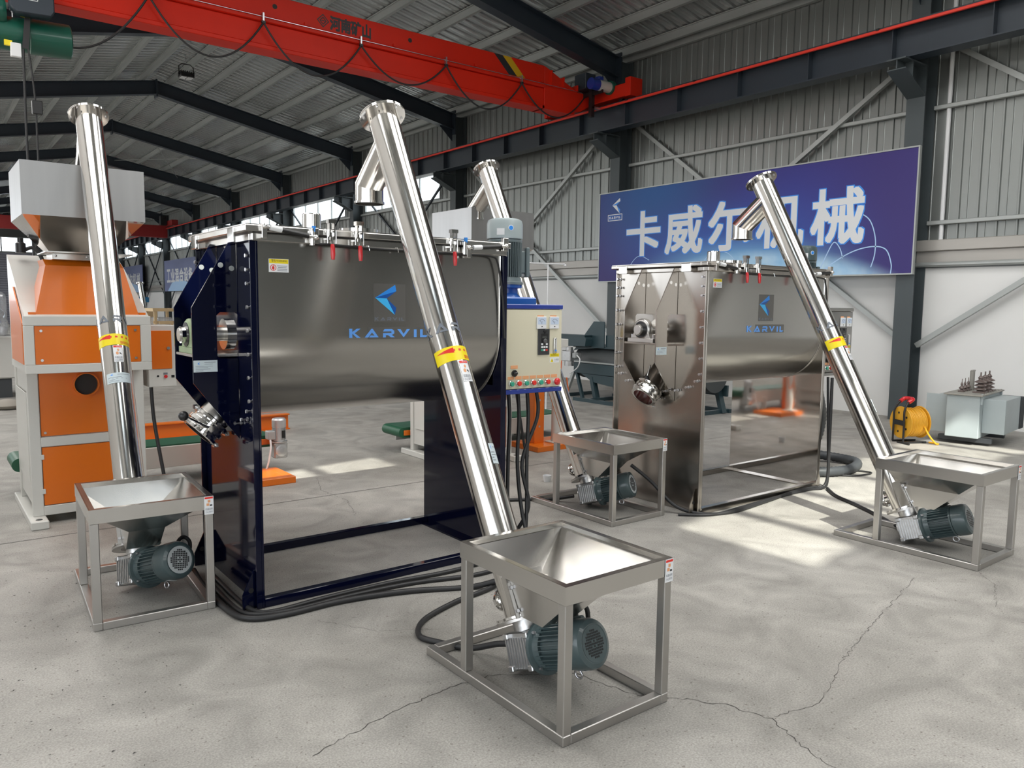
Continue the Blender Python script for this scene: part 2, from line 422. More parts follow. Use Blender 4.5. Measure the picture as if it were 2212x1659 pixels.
for i in range(150):
    x, y = random.uniform(-.4, .9), random.uniform(2.6, 5.4); r = random.uniform(.0015, .0055); a = random.uniform(0, 3)
    b.add([(x+r*1.6*math.cos(a), y+r*1.6*math.sin(a), .002), (x+r*.5*math.cos(a+2), y+r*.5*math.sin(a+2), .005), (x-r*1.4*math.cos(a), y-r*1.4*math.sin(a), .002), (x+r*.5*math.cos(a-2), y+r*.5*math.sin(a-2), .003)], [(0,1,2,3)])
db = b.build('debris', mat('debris_dark', (.06,.055,.05), .8), fl_, smooth=None); db['kind'] = 'stuff'
gr_ = MB().box(-60, 80, -70, 120, -.42, -.22).build('ground', mat('yard_concrete', (.34,.33,.31), .8, noise=(.3,.1)), smooth=None)
struct(gr_, 'pale concrete yard outside the hall')

def ribbed(b, y0, y1, z0, z1, x, nx=-1, pitch=.25, dep=.022):
    """vertical ribbed sheet in the plane x=const, ribs standing proud towards nx"""
    prof = []; y = y0
    while y < y1 - 1e-6:
        for dy, d in ((0,0),(pitch*.40,0),(pitch*.44,.006),(pitch*.48,0),(pitch*.82,0),(pitch*.86,1),(pitch*.94,1),(pitch*.98,0)):
            if y+dy <= y1: prof.append((y+dy, dep*d if d in (0,1) else d))
        y += pitch
    prof.append((y1, 0))
    vs = []; fs = []
    for yy, d in prof: vs += [(x+nx*d, yy, z0), (x+nx*d, yy, z1)]
    for i in range(len(prof)-1): fs.append((2*i, 2*i+2, 2*i+3, 2*i+1))
    # back face so that the sheet has a thickness
    k = len(vs); vs += [(x-nx*.02, y0, z0), (x-nx*.02, y1, z0), (x-nx*.02, y1, z1), (x-nx*.02, y0, z1)]; fs.append((k, k+1, k+2, k+3))
    return b.add(vs, fs)

# ---------------------------------------------------------------- right wall
wr = MB().box(XR, XR+.24, YN, YF, 0, 2.22).build('wall_right', whitewall, smooth=None)
struct(wr, 'right wall: white plaster below, ribbed galvanised sheet above')
WZ0, WZ1 = 4.52, 5.42
b = MB(); ribbed(b, YN, YF, 2.60, WZ0, XR); ribbed(b, YN, YF, WZ1, 6.75, XR); ribbed(b, YN, 18.55, WZ0, WZ1, XR)
wins = []
for k in range(5, 13):
    y0 = FR[k]; a, c = y0+1.15, y0+5.70
    wins.append((a, c)); nxt = FR[k+1]+1.15 if k+1 <= 12 else YF
    ribbed(b, c, min(nxt, YF), WZ0, WZ1, XR)
b.build('wall_sheet', galv, wr, smooth=30)
# flashings over the plaster
MB().box(XR-.10, XR+.02, YN, YF, 2.46, 2.62).build('flashing', beigetrim, wr, bevel=.01)
MB().box(XR-.05, XR+.02, YN, YF, 2.30, 2.46).build('flashing', beigetrim, wr, bevel=.006)
MB().box(XR-.03, XR+.02, YN, YF, 2.22, 2.30).build('flashing', darkwall, wr)
MB().cyl((XR-.06, YN, 2.27), (XR-.06, YF, 2.27), .035, n=10).build('pipe_run', purlinm, wr)
for i, (a, c) in enumerate(wins):
    wn = struct(thing('window_%d' % (i+1), 'bright clerestory window high in the right wall', 'window', (XR+.02, a, WZ0)), 'bright clerestory window high in the right wall'); del wn['category']
    L = c-a; H = WZ1-WZ0
    f = MB(); f.box(-.03,.03, 0,L, 0,.05); f.box(-.03,.03, 0,L, H-.05,H); f.box(-.03,.03, 0,.05, .05,H-.05); f.box(-.03,.03, L-.05,L, .05,H-.05)
    f.build('window_frame', purlinm, wn)
    for j in range(1, 4): MB().box(-.02,.02, L*j/4-.02, L*j/4+.02, .05, H-.05).build('mullion', purlinm, wn)
    for j in range(4): MB().box(-.003,.003, L*j/4+.025, L*(j+1)/4-.025, .05, H-.05).build('pane', glass, wn, smooth=None)
# girts
gx = XR-.07
for z in (2.86, 4.47): 
    for k in range(0, 13):
        MB().box(gx-.035, gx+.035, FR[k]+.14, FR[k+1]-.14, z-.03, z+.03).build('girt', purlinm, wr, bevel=.008)
MB().box(gx-.04, gx+.04, YN, YF, 6.50, 6.66).build('eave_beam', purlinm, wr)
# columns with corbels
def hcol(x0, x1, wd, z1):
    b = MB(); b.box(x0, x0+.014, -wd/2, wd/2, 0, z1); b.box(x1-.014, x1, -wd/2, wd/2, 0, z1); b.box(x0+.014, x1-.014, -.006, .006, 0, z1)
    return b
colm = hcol(11.40, 11.73, .26, 6.5)
c0 = None
for y in FR:
    if c0 is None: c0 = colm.build('column', col_steel, wr, smooth=None); c0.location = (0,y,0)
    else: inst(c0, wr, (0,y,0))
cb = MB(); cb.prism([(11.40,4.62),(11.40,5.00),(10.80,5.00),(10.80,4.88)], 'y', -.008, .008); cb.box(10.78,11.40,-.13,.13,5.0,5.02)
cb.prism([(11.40,4.60),(11.40,4.615),(10.80,4.885),(10.80,4.87)], 'y', -.13,.13); cb.box(11.02,11.035,-.12,.12,4.78,5.0)
g0 = None
for y in FR:
    if g0 is None: g0 = cb.build('corbel', col_steel, wr, smooth=None); g0.location = (0,y,0)
    else: inst(g0, wr, (0,y,0))
# diagonal braces
def brace(y0, z0, y1, z1, m=purlinm, x=11.62, w=.07):
    MB().bar((x,y0,z0), (x,y1,z1), w, w).build('brace', m, wr, smooth=None)
brace(5.62, 5.25, 8.5, 3.35); brace(11.35, 5.38, 8.5, 3.25, x=11.69)
brace(8.5, 3.35, 11.35, 1.36); brace(8.5, 3.25, 5.62, 1.15, x=11.69)
brace(11.65, 5.45, 14.4, 3.55); brace(17.28, 5.4, 14.4, 3.0, x=11.69)
brace(11.75, 1.1, 14.4, 3.0); brace(14.4, 3.55, 17.28, 1.2, x=11.69)
brace(5.38, 1.1, 2.55, 3.05); brace(5.38, 5.45, 2.55, 3.45, x=11.69); brace(2.55, 3.05, -.3, 5.3)
for k in range(5, 12):
    y = FR[k]
    brace(y+.15, 5.4, y+5.8, 1.4, frame_steel, w=.05); brace(y+5.8, 5.2, y+.15, 1.4, frame_steel, x=11.69, w=.05)
MB().cyl((11.70, 5.17, 2.62), (11.70, 5.17, 6.5), .03, n=10).build('down_pipe', whitep, wr)

# ---------------------------------------------------------------- crane runway
rw = thing('crane_runway', 'dark steel crane runway beam with red conductor bar along the right wall', 'crane rail', (11.0, 0, 0))
b = MB(); b.box(-.13,.13, YN,YF, 5.03,5.05); b.box(-.15,.15, YN,YF, 5.48,5.50); b.box(-.006,.006, YN,YF, 5.05,5.48)
b.build('girder', frame_steel, rw, smooth=None)
b = MB(); b.box(-.035,.035, YN,YF, 5.50,5.515); b.box(-.015,.015, YN,YF, 5.515,5.55); b.build('rail', black, rw, smooth=None)
MB().box(-.185,-.145, YN,YF, 5.435,5.475).build('conductor_bar', railred, rw, bevel=.006)
s0 = MB().box(-.12,-.006,-.006,.006,5.05,5.48)
o0 = None; y = -2.0
while y < 62:
    if o0 is None: o0 = s0.build('stiffener', frame_steel, rw, smooth=None); o0.location = (0,y,0)
    else: inst(o0, rw, (0,y,0))
    y += 1.27
h0 = MB().box(-.20,-.13,-.02,.02,5.465,5.49).build('bracket', black, rw, smooth=None); h0.location = (0,1,0)
for i in range(1, 30): inst(h0, rw, (0, 1+i*1.6, 0))

# ---------------------------------------------------------------- ceiling
GAP = (-4.0, -2.85)     # clear skylight strip
def roof_half(x0, x1, ya, yb):
    b = MB(); vs = []; fs = []; prof = []; y = ya; pt = .25
    while y < yb-1e-4:
        prof += [(y,0),(y+pt*.40,0),(y+pt*.46,.005),(y+pt*.52,0),(y+pt*.76,0),(y+pt*.82,.042),(y+pt*.94,.042)]; y += pt
    prof = [q for q in prof if q[0] < yb]+[(yb,0)]
    for yy, d in prof:
        vs += [(x0, yy, zraf(x0)+.175+d), (x1, yy, zraf(x1)+.175+d)]
    for i in range(len(prof)-1): fs.append((2*i, 2*i+1, 2*i+3, 2*i+2))
    k = len(vs); vs += [(x0,ya,zraf(x0)+.26),(x1,ya,zraf(x1)+.26),(x1,yb,zraf(x1)+.26),(x0,yb,zraf(x0)+.26)]; fs.append((k,k+1,k+2,k+3))
    return b.add(vs, fs)
ce = roof_half(RIDGE, XR+.35, GAP[1], YF).build('ceiling', roofsheet, smooth=30)
struct(ce, 'pitched ribbed metal roof on purlins and dark rafters')
GAP2 = (-.30, .85)
for a_, c_, y_, z_ in ((XL-.35, RIDGE, GAP[1], GAP2[0]), (XL-.35, RIDGE, GAP2[1], YF), (XL-.35, -1.3, *GAP2), (.35, RIDGE, *GAP2), (XL-.35, RIDGE, YN, GAP[0]), (RIDGE, XR+.35, YN, GAP[0]), (XL-.35, .9, *GAP), (6.3, XR+.35, *GAP)):
    roof_half(a_, c_, y_, z_).build('roof_slope', roofsheet, ce, smooth=30)
MB().prism([(.9,zraf(.9)+.19),(RIDGE,ZR+.19),(6.3,zraf(6.3)+.19),(6.3,zraf(6.3)+.196),(RIDGE,ZR+.196),(.9,zraf(.9)+.196)], 'y', *GAP).build('skylight_sheet', glass, ce, smooth=None)
MB().prism([(-1.3,zraf(-1.3)+.19),(.35,zraf(.35)+.19),(.35,zraf(.35)+.196),(-1.3,zraf(-1.3)+.196)], 'y', *GAP2).build('skylight_sheet', glass, ce, smooth=None)
for x in (5.25, 5.95, 6.72, 7.68, 8.64, 9.60, 10.56, 11.40, 4.5, 3.54, 2.58, 1.62, .66, -.3, -1.26, -2.1):
    b = MB(); z = zraf(x); b.box(x-.035, x+.035, YN, YF, z+.15, z+.165); b.box(x-.006, x+.006, YN, YF, z+.01, z+.15); b.box(x-.035, x+.035, YN, YF, z, z+.012)
    b.build('purlin', purlinm, ce, smooth=None)
def rafter(xa, xb):
    b = MB(); za, zb = zraf(xa), zraf(xb); d = .36; e = .40
    b.prism([(xa,za),(xb,zb),(xb,zb-.014),(xa,za-.014)], 'y', -.11, .11)
    b.prism([(xa,za-d+.014),(xb,zb-e+.014),(xb,zb-e),(xa,za-d)], 'y', -.11, .11)
    b.prism([(xa,za-.014),(xb,zb-.014),(xb,zb-e+.014),(xa,za-d+.014)], 'y', -.006, .006)
    return b
r1 = r2 = None
for y in FR:
    if r1 is None:
        r1 = rafter(RIDGE, 11.42).build('rafter', frame_steel, ce, smooth=None); r2 = rafter(RIDGE, -2.0).build('rafter', frame_steel, ce, smooth=None)
        r1.location = r2.location = (0,y,0)
        e1 = MB().box(RIDGE-.02, RIDGE+.02, -.14, .14, ZR-.44, ZR+.03).build('ridge_splice', frame_steel, ce, smooth=None); e1.location = (0,y,0)
        e2 = MB().box(11.36, 11.40, -.14, .14, 6.02, 6.62).build('end_splice', frame_steel, ce, smooth=None); e2.location = (0,y,0)
        e3 = MB(); e3.prism([(10.95,6.24),(11.37,6.16),(11.37,5.86)], 'y', -.006, .006); e3 = e3.build('haunch', frame_steel, ce, smooth=None); e3.location = (0,y,0)
    else:
        for q in (r1, r2, e1, e2, e3): inst(q, ce, (0,y,0))
for k in (7, 9):
    for sgn in (0, 1):
        xa, xb = (6.8, 9.2) if sgn else (9.2, 6.8)
        MB().cyl((xa, FR[k], zraf(xa)-.1), (xb, FR[k+1], zraf(xb)-.1), .012, n=6).build('tie_rod', purlinm, ce)

# ---------------------------------------------------------------- far wall with roller door
wf = MB()
DX0, DX1 = 1.6, 7.05
wf.box(XL-.3, DX0, YF, YF+.2, 0, 8.0); wf.box(DX1, XR+.3, YF, YF+.2, 0, 8.0); wf.box(DX0, DX1, YF, YF+.2, 6.05, 8.0)
wf = struct(wf.build('wall_far', darkwall, smooth=None), 'dark sheet end wall around the roller door')
dr = struct(thing('door_1', 'lilac grey roller shutter door at the far end', 'door', (0, YF-.05, 0)), 'lilac grey roller shutter door at the far end'); del dr['category']
b = MB(); z = 0
sl = MB().box(DX0, DX1, -.02, .02, 0, .15)
s1 = sl.build('slat', roller, dr, bevel=.018); s1.location = (0,0,0)
for i in range(1, 30): inst(s1, dr, (0, 0, i*.165))
MB().box(DX0, DX1, .02, .04, 0, 4.95).build('backing', darkwall, dr, smooth=None)
MB().box(DX1, DX1+.18, -.10, .06, 0, 6.05).build('jamb', purlinm, dr, smooth=None)
wn = struct(thing('window_9', 'bright window strip above the far roller door', 'window', (0, YF, 5.0)), 'bright window strip above the far roller door'); del wn['category']
MB().box(DX0, DX1, -.05, .05, -.06, .04).build('window_sill', purlinm, wn, smooth=None); MB().box(DX0, DX1, -.05,.05, 1.0,1.05).build('window_frame', purlinm, wn, smooth=None)
for i, x in enumerate((2.5, 3.8, 5.15, 6.45)): MB().box(x-.04, x+.04, -.04,.04, .04,1.0).build('mullion', purlinm, wn, smooth=None)
xs = [DX0, 2.5, 3.8, 5.15, 6.45, DX1]
for a, c in zip(xs[:-1], xs[1:]): MB().box(a+.05, c-.05, -.004, .004, .04, 1.0).build('pane', glass, wn, smooth=None)

# ---------------------------------------------------------------- left and near walls (daylight openings)
b = MB()
b.box(XL-.2, XL, YN, -9, 0, 6.6); b.box(XL-.2, XL, -9, 4, 0, .5); b.box(XL-.2, XL, -9, 4, 4.1, 6.6)
b.box(XL-.2, XL, 4, 8, 0, 6.6); b.box(XL-.2, XL, 8, 52, 0, 1.6); b.box(XL-.2, XL, 8, 52, 4.0, 6.6); b.box(XL-.2, XL, 52, YF, 0, 6.6)
wl = struct(b.build('wall_left', whitewall, smooth=None), 'left wall with wide daylight openings')
MB().box(XL-2.6, XL-.2, -16, 60, 4.14, 4.24).build('sun_blocker', darkwall, wl, smooth=None)  # unseen slab added outside to keep direct sun off the left openings
b = MB(); b.box(XL-.3, -1.5, YN-.2, YN, 0, 8); b.box(2.5, XR+.3, YN-.2, YN, 0, 8); b.box(-1.5, 2.5, YN-.2, YN, 5.0, 8)
struct(b.build('wall_near', galv, smooth=None), 'near end wall with the open gate')

# ---------------------------------------------------------------- banners
def banner_material():
    m = bpy.data.materials.new('blue_banner_print'); m.use_nodes = True; nt = m.node_tree; p = nt.nodes['Principled BSDF']
    p.inputs['Roughness'].default_value = .5
    tc = nt.nodes.new('ShaderNodeTexCoord'); sp = nt.nodes.new('ShaderNodeSeparateXYZ'); nt.links.new(tc.outputs['Object'], sp.inputs[0])
    def M(op, a, b=None):
        n = nt.nodes.new('ShaderNodeMath'); n.operation = op
        for i, q in enumerate((a, b)):
            if q is None: continue
            if isinstance(q, (int, float)): n.inputs[i].default_value = q
            else: nt.links.new(q, n.inputs[i])
        return n.outputs[0]
    # object space: y along the wall 0..L (0 = near end), z 0..H
    Y, Z = sp.outputs[1], sp.outputs[2]
    def blob(cy, cz, ry, rz):
        a = M('DIVIDE', M('SUBTRACT', Y, cy), ry); c = M('DIVIDE', M('SUBTRACT', Z, cz), rz)
        d = M('SQRT', M('ADD', M('MULTIPLY', a, a), M('MULTIPLY', c, c)))
        n = nt.nodes.new('ShaderNodeMapRange'); n.interpolation_type = 'SMOOTHSTEP'
        n.inputs['From Min'].default_value = 1; n.inputs['From Max'].default_value = 0; nt.links.new(d, n.inputs[0]); return n.outputs[0]
    def mix(a, b, f):
        x = nt.nodes.new('ShaderNodeMix'); x.data_type = 'RGBA'; nt.links.new(f, x.inputs[0])
        for i, q in ((6, a), (7, b)):
            if isinstance(q, tuple): x.inputs[i].default_value = (*q, 1)
            else: nt.links.new(q, x.inputs[i])
        return x.outputs[2]
    c = mix((.034,.021,.165), (.011,.09,.31), blob(5.0, 1.7, 2.6, 1.9))
    c = mix(c, (.028,.036,.27), blob(2.2, 1.2, 2.0, 1.2))
    c = mix(c, (.024,.09,.42), blob(3.4, .55, 3.4, 1.1))
    c = mix(c, (.25,.58,.86), blob(3.0, .05, 2.7, .80))
    # horizon glow of the globe: thin arc
    r = M('SQRT', M('ADD', M('POWER', M('SUBTRACT', Y, 2.7), 2), M('POWER', M('ADD', M('MULTIPLY', Z, 3.0), 1.5), 2)))
    ins = nt.nodes.new('ShaderNodeMapRange'); ins.interpolation_type = 'SMOOTHSTEP'; nt.links.new(r, ins.inputs[0])
    ins.inputs['From Min'].default_value = 3.0; ins.inputs['From Max'].default_value = 2.35
    nz = nt.nodes.new('ShaderNodeTexNoise'); nz.inputs['Scale'].default_value = 3.5; nz.inputs['Detail'].default_value = 6; nt.links.new(tc.outputs['Object'], nz.inputs[0])
    c = mix(c, mix((.10,.40,.75), (.75,.90,.97), nz.outputs[0]), M('MULTIPLY', ins.outputs[0], .95))
    nt.links.new(c, p.inputs['Base Color']); return m
bprint = banner_material()
bn = thing('wall_banner', 'big blue banner with five white characters hung on the right wall columns', 'banner', (11.33, 5.37, 2.14))
BL, BH = 6.38, 1.755
MB().box(-.02, .02, 0, BL, 0, BH).build('print_sheet', bprint, bn, smooth=None)
b = MB(); b.box(-.03,.03, -.02,0, -.02,BH+.02); b.box(-.03,.03, BL,BL+.02, -.02,BH+.02); b.box(-.03,.03, 0,BL, BH,BH+.02); b.box(-.03,.03, 0,BL, -.02,0)
b.build('banner_frame', purlinm, bn, smooth=None)
xd, yd = (0,-1,0), (0,0,1)
# characters run from the far end towards the near end
for i, chh in enumerate('卡威尔机械'):
    yl = 11.03 - 1.0*i - .02 - 5.37
    o2 = put_text('character_outline', chh, .912, .892, (-.0212, yl-.009, .449), xd, yd, lb1, bn, off=.038)
    put_text('character', chh, .88, .86, (-.0226, yl-.025, .465), xd, yd, whitetext, bn, off=.022)
M0 = (-.0215, 11.50-5.37, 1.24)
logo((-.0213, 11.40-5.37, 1.34), .22, .30, xd, yd, bn, {'a': whitetext, 'b': lb1, 'c': whitetext})
MB(plane_matrix((-.0212, 11.52-5.37, 1.20), xd, yd)).box(0,.40,0,.13,0,.0008).build('emblem_plate', whitetext, bn, smooth=None)
MB(plane_matrix((-.0214, 11.505-5.37, 1.215), xd, yd)).box(0,.37,0,.10,.0006,.0014).build('emblem_plate', lb2, bn, smooth=None)
wordmark((-.0232, 11.475-5.37, 1.24), .31, .05, xd, yd, whitetext, bn)
streak = mat('streak_print', (.42,.62,.88), .5)
def arc(pts, w=.008):
    P = catmull([Vector((0, p[0], p[1])) for p in pts], 10); vs = []; fs = []
    for i, p in enumerate(P):
        t = (P[min(len(P)-1,i+1)]-P[max(0,i-1)]).normalized(); n = Vector((0, -t.z, t.y)); vs += [(-.0212, p.y+n.y*w, p.z+n.z*w), (-.0212, p.y-n.y*w, p.z-n.z*w)]
    for i in range(len(P)-1): fs.append((2*i, 2*i+1, 2*i+3, 2*i+2))
    MB().add(vs, fs).build('streak', streak, bn, smooth=None)
arc([(1.45,.02),(1.30,.35),(1.20,.50),(1.10,.40),(1.05,.25)]); arc([(1.0,.90),(.85,.92),(.66,.80),(.56,.55),(.55,.30),(.60,.10)])
arc([(1.5,.0),(1.0,.30),(.65,.40),(.40,.36),(.30,.15),(.30,0)]); arc([(5.6,.1),(5.45,.35),(5.25,.47),(5.0,.38)], .006); arc([(3.7,.30),(3.5,.46),(3.2,.44),(3.0,.28)], .006)
fadeblue = mat('faded_banner_print', (.17,.20,.36), .55, noise=((1,.25,.8), .25))
def far_banner(y0, y1, chars, label, yt0, yt1):
    o = thing('wall_banner', label, 'banner', (11.33, y0, 2.22)); L = y1-y0
    MB().box(-.02,.02, 0,L, 0,1.68).build('print_sheet', fadeblue, o, smooth=None)
    MB().prism([(L*.10,0),(L*.9,0),(L*.75,.45),(L*.5,.62),(L*.25,.45)], 'x', -.0212, -.0205).build('globe_print', streak, o, smooth=None)
    n = len(chars)
    for i, chh in enumerate(chars):
        pw = (yt0-yt1)/n
        put_text('character', chh, pw*.9, .72, (-.0226, yt0-pw*i-y0, .48), xd, yd, whitetext, o, off=.03)
    return o
far_banner(40.6, 46.6, '工业混合设备', 'faded blue banner with six white characters further down the right wall', 46.1, 41.0)
far_banner(51.9, 58.0, '卡威尔机械', 'faded blue banner with five white characters, last on the right wall', 57.5, 52.4)
# ================================================================== MACHINES
def axes(d, up):
    """matrix with local z along d and local y near up"""
    z = Vector(d).normalized(); x = Vector(up).cross(z).normalized(); y = z.cross(x)
    return Matrix((x, y, z)).transposed().to_4x4()
def at(M, p): m = M.copy(); m.translation = p; return m

def electric_motor(parent, M, r, L, m, coverm, facem, box_dir=(1,0), nfin=40, boltm=zinc, foot_eye=True, boxm=None, flange=1.16):
    """M: local z = shaft axis, origin at the drive-end flange; fan cover at z=L"""
    b = MB(M); b.lathe([(r*.80, .014), (r*.80, L*.68)], n=36)
    for i in range(nfin):
        t = 2*PI*i/nfin
        b2 = Matrix.Rotation(t, 4, 'Z'); s = MB(M @ b2)
        s.box(r*.78, r*.99, -r*.020, r*.020, L*.12, L*.66); b.v += []; 
        k = len(b.v); b.v += s.v; b.f += [tuple(k+q for q in f) for f in s.f]
    mo = b.build('motor', m, parent, smooth=30)
    f = MB(M); f.lathe([(r*flange,0),(r*flange,.016),(r*1.0,.020),(r*.95,.05)], n=40); f.build('flange', m, mo, smooth=30)
    e = MB(M); e.lathe([(r*.99,L*.64),(r*1.0,L*.645),(r*1.0,L*.68),(r*.9,L*.69)], n=40); e.build('end_shield', m, mo, smooth=30)
    c = MB(M); c.lathe([(r*1.0,L*.69),(r*1.03,L*.70),(r*1.03,L*.92),(r*.97,L*.975),(r*.80,L),(r*.74,L*.995)], n=44); c.build('fan_cover', coverm, mo, smooth=30)
    fc = MB(M); fc.lathe([(r*.735,L*.985),(r*.735,L*.998)], n=40); fc = fc.build('cover_face', facem, mo, smooth=None)
    g = MB(M); q = r*.078; st = r*.105
    for i in range(-5, 6):
        for j in range(-5, 6):
            rr = math.hypot(i, j)
            if rr > 5.2 or (1.0 < rr < 1.6): continue
            g.box(i*st-q/2, i*st+q/2, j*st-q/2, j*st+q/2, L*.997, L*1.001)
    g.build('grille', black, mo, smooth=None)
    bx, by = box_dir; an = math.atan2(by, bx); T = M @ Matrix.Rotation(an, 4, 'Z')
    t = MB(T); t.box(r*.8, r*1.18, -r*.33, r*.33, L*.18, L*.52); t.box(r*1.18, r*1.42, -r*.42, r*.42, L*.12, L*.58); t.build('terminal_box', boxm or m, mo, bevel=.006)
    for i in range(4):
        t = PI/4 + i*PI/2; p = (math.cos(t)*r*flange*.9, math.sin(t)*r*flange*.9)
        k = MB(M); k.lathe([(r*.075,.016),(r*.075,.032)], (p[0],p[1],0), n=6); k.build('bolt', boltm, mo, smooth=None)
    if foot_eye:
        k = MB(M @ Matrix.Translation((r*.30*-bx - r*1.14*by*0, 0, L*.55))); 
    lab = MB(T @ Matrix.Rotation(-2.2, 4, 'Z')); lab.box(r*1.025, r*1.034, -r*.22, r*.22, L*.74, L*.84); lab.build('rating_plate', whitep, mo, smooth=None)
    return mo

# ------------------------------------------------------------------ screw feeder
TH = math.atan(.539); U = Vector((0, math.sin(TH), math.cos(TH))); Wv = Vector((0, -math.cos(TH), math.sin(TH)))
PR = .082
def on_pipe(A, s, phi, r):
    a = math.radians(phi); return A + U*s + (Wv*math.cos(a) + Vector((1,0,0))*math.sin(a))*r
def pipe_patch(A, name, s0, s1, p0, p1, m, parent, lift=.0012, n=None):
    n = n or max(3, int(abs(p1-p0)/6)); vs = []; fs = []
    for i in range(n+1):
        p = p0+(p1-p0)*i/n; vs += [on_pipe(A, s0, p, PR+lift), on_pipe(A, s1, p, PR+lift)]
    for i in range(n): fs.append((2*i, 2*i+2, 2*i+3, 2*i+1))
    return MB().add(vs, fs).build(name, m, parent, smooth=60)
def pipe_polys(A, name, polys, s0, h, phi0, span, m, parent, lift=.0016):
    """polygons in unit square wrapped on the pipe: u -> phi0..phi0+span degrees, v -> s0..s0+h"""
    bm = bmesh.new()
    for p in polys:
        bm.faces.new([bm.verts.new((u, v, 0)) for u, v in p])
    bmesh.ops.triangulate(bm, faces=bm.faces)
    for _ in range(2): bmesh.ops.subdivide_edges(bm, edges=[e for e in bm.edges if abs(e.verts[0].co.x-e.verts[1].co.x)*span > 5], cuts=1, use_grid_fill=True)
    for v in bm.verts: v.co = on_pipe(A, s0+v.co.y*h, phi0+v.co.x*span, PR+lift)
    me = bpy.data.meshes.new(name); bm.to_mesh(me); bm.free(); me.materials.append(m); return obj(name, me, parent)
def text_polys(body, off=.0):
    me = text_mesh(body, 1, 1, off); ps = [[(me.vertices[i].co.x, me.vertices[i].co.y) for i in p.vertices] for p in me.polygons]
    bpy.data.meshes.remove(me); return ps
def circ(cx, cy, r, asp=1, n=12): return [(cx+r*math.cos(2*PI*i/n), cy+r*asp*math.sin(2*PI*i/n)) for i in range(n)]
def gear_label_prints(put):
    put([[(.06,.87),(.94,.87),(.94,.98),(.06,.98)]], redp)
    put([circ(.52,.72,.12,.6), circ(.40,.52,.15,.6)], orangep)
    put([[(.62,.50),(.86,.44),(.80,.52),(.66,.58)]], blackp)
T_WARN2 = None
facelight = mat('motor_face_silver', (.55,.58,.58), .4)
def make_feeder(label, S1, wide_plate, motor_face, covm, alpha):
    t = thing('screw_feeder', label, 'screw feeder')
    hw, q = .285, .04
    # base and posts
    for s in (-1, 1):
        x = s*(hw-q/2)
        MB().box(x-q/2, x+q/2, 0, .95, 0, q).build('base_rail', brush_steel, t, bevel=.003)
        MB().box(x-q/2, x+q/2, 0, q, q, .535).build('leg', brush_steel, t, bevel=.003)
        MB().box(x-q/2, x+q/2, .63, .67, q, .535).build('leg', brush_steel, t, bevel=.003)
    MB().box(-hw+q, hw-q, 0, q, 0, q).build('base_rail', brush_steel, t, bevel=.003)
    MB().box(-hw+q, hw-q, .91, .95, 0, q).build('base_rail', brush_steel, t, bevel=.003)
    # rim
    r = MB(); z0, z1 = .535, .605; e = .026
    r.box(-hw-.002, hw+.002, -.002, .004, z0, z1); r.box(-hw-.002, hw+.002, .668, .674, z0, z1); r.box(-hw-.002, -hw+.004, .004, .668, z0, z1); r.box(hw-.004, hw+.002, .004, .668, z0, z1)
    r.box(-hw, hw, .0, e, z1-.004, z1); r.box(-hw, hw, .672-e, .672, z1-.004, z1); r.box(-hw, -hw+e, e, .672-e, z1-.004, z1); r.box(hw-e, hw, e, .672-e, z1-.004, z1)
    r.build('rim', sheet_steel, t, smooth=None)
    h = MB(); h.box(-hw+.004,hw-.004, .004,.030, .540,.575); h.v.clear(); h.f.clear()
    h.frustum((-hw+.006, hw-.006, .006, .666), .575, (-.088, .088, .215, .583), .415)
    h.build('hopper', sheet_steel, t, smooth=20)
    h = MB(); h.frustum((-.088, .088, .215, .583), .416, (-.084, .084, .365, .505), .280); h.build('hopper_throat', sheet_steel, t, smooth=20)
    A = Vector((0, .775, .574))
    # inlet duct between hopper and pipe, along the pipe
    D = at(axes(U, Wv), A)        # local z=U, y=Wv
    d = MB(D); d.box(-.080,.080, .02,.120, -.375,-.20); d.build('inlet_duct', sheet_steel, t, bevel=.002)
    d = MB(D); d.box(-.104,.104, .085,.093, -.39,-.215); d.build('duct_flange', brush_steel, t, smooth=None)
    for s in (-1, 1):
        for zz in (-.36, -.26):
            k = MB(D); k.lathe([(.008,.093),(.008,.106)], (s*.095, 0, zz), (0,1,0), n=6)
            k.v = []; k.f = []; p0 = D @ Vector((s*.095, .093, zz)); p1 = D @ Vector((s*.095, .106, zz)); k.M = Matrix.Identity(4); k.cyl(p0, p1, .008, n=6); k.build('bolt', zinc, t, smooth=None)
    # the pipe
    pipe = MB().cyl(A+U*(-.40), A+U*S1, PR, n=56).build('pipe', pipe_steel, t, smooth=30)
    f = MB(); f.lathe([(PR,0),(.124,0),(.124,.007),(.121,.008),(.125,.009),(.125,.015),(.06,.018)], A+U*(S1-.010), U, n=44); f.build('top_flange', weld_steel, t, smooth=30)
    for i in range(6):
        an = 2*PI*i/6+.3; p = A+U*(S1-.018)+(Wv*math.cos(an)+Vector((1,0,0))*math.sin(an))*.106
        MB().cyl(p, p+U*.010, .0065, n=6).build('bolt', zinc, t, smooth=None)
    f = MB(); f.lathe([(PR,0),(.125,0),(.125,.010),(PR,.010)], A+U*(-.385), U, n=40); f.build('bottom_flange', weld_steel, t, smooth=30)
    f = MB(); f.lathe([(.127,0),(.127,.012)], A+U*(-.400), U, n=40); f.build('bottom_flange', brush_steel, t, smooth=30)
    # spout
    Pb = A+U*(S1-.17); El = Pb+Vector((0,.24,-.20)); Eb = El+Vector((0,0,-.10)); sr = .080
    sp = MB(); n = 36; d0 = (El-Pb).normalized(); d1 = Vector((0,0,-1)); X = Vector((1,0,0))
    mid = (d0+d1).normalized()
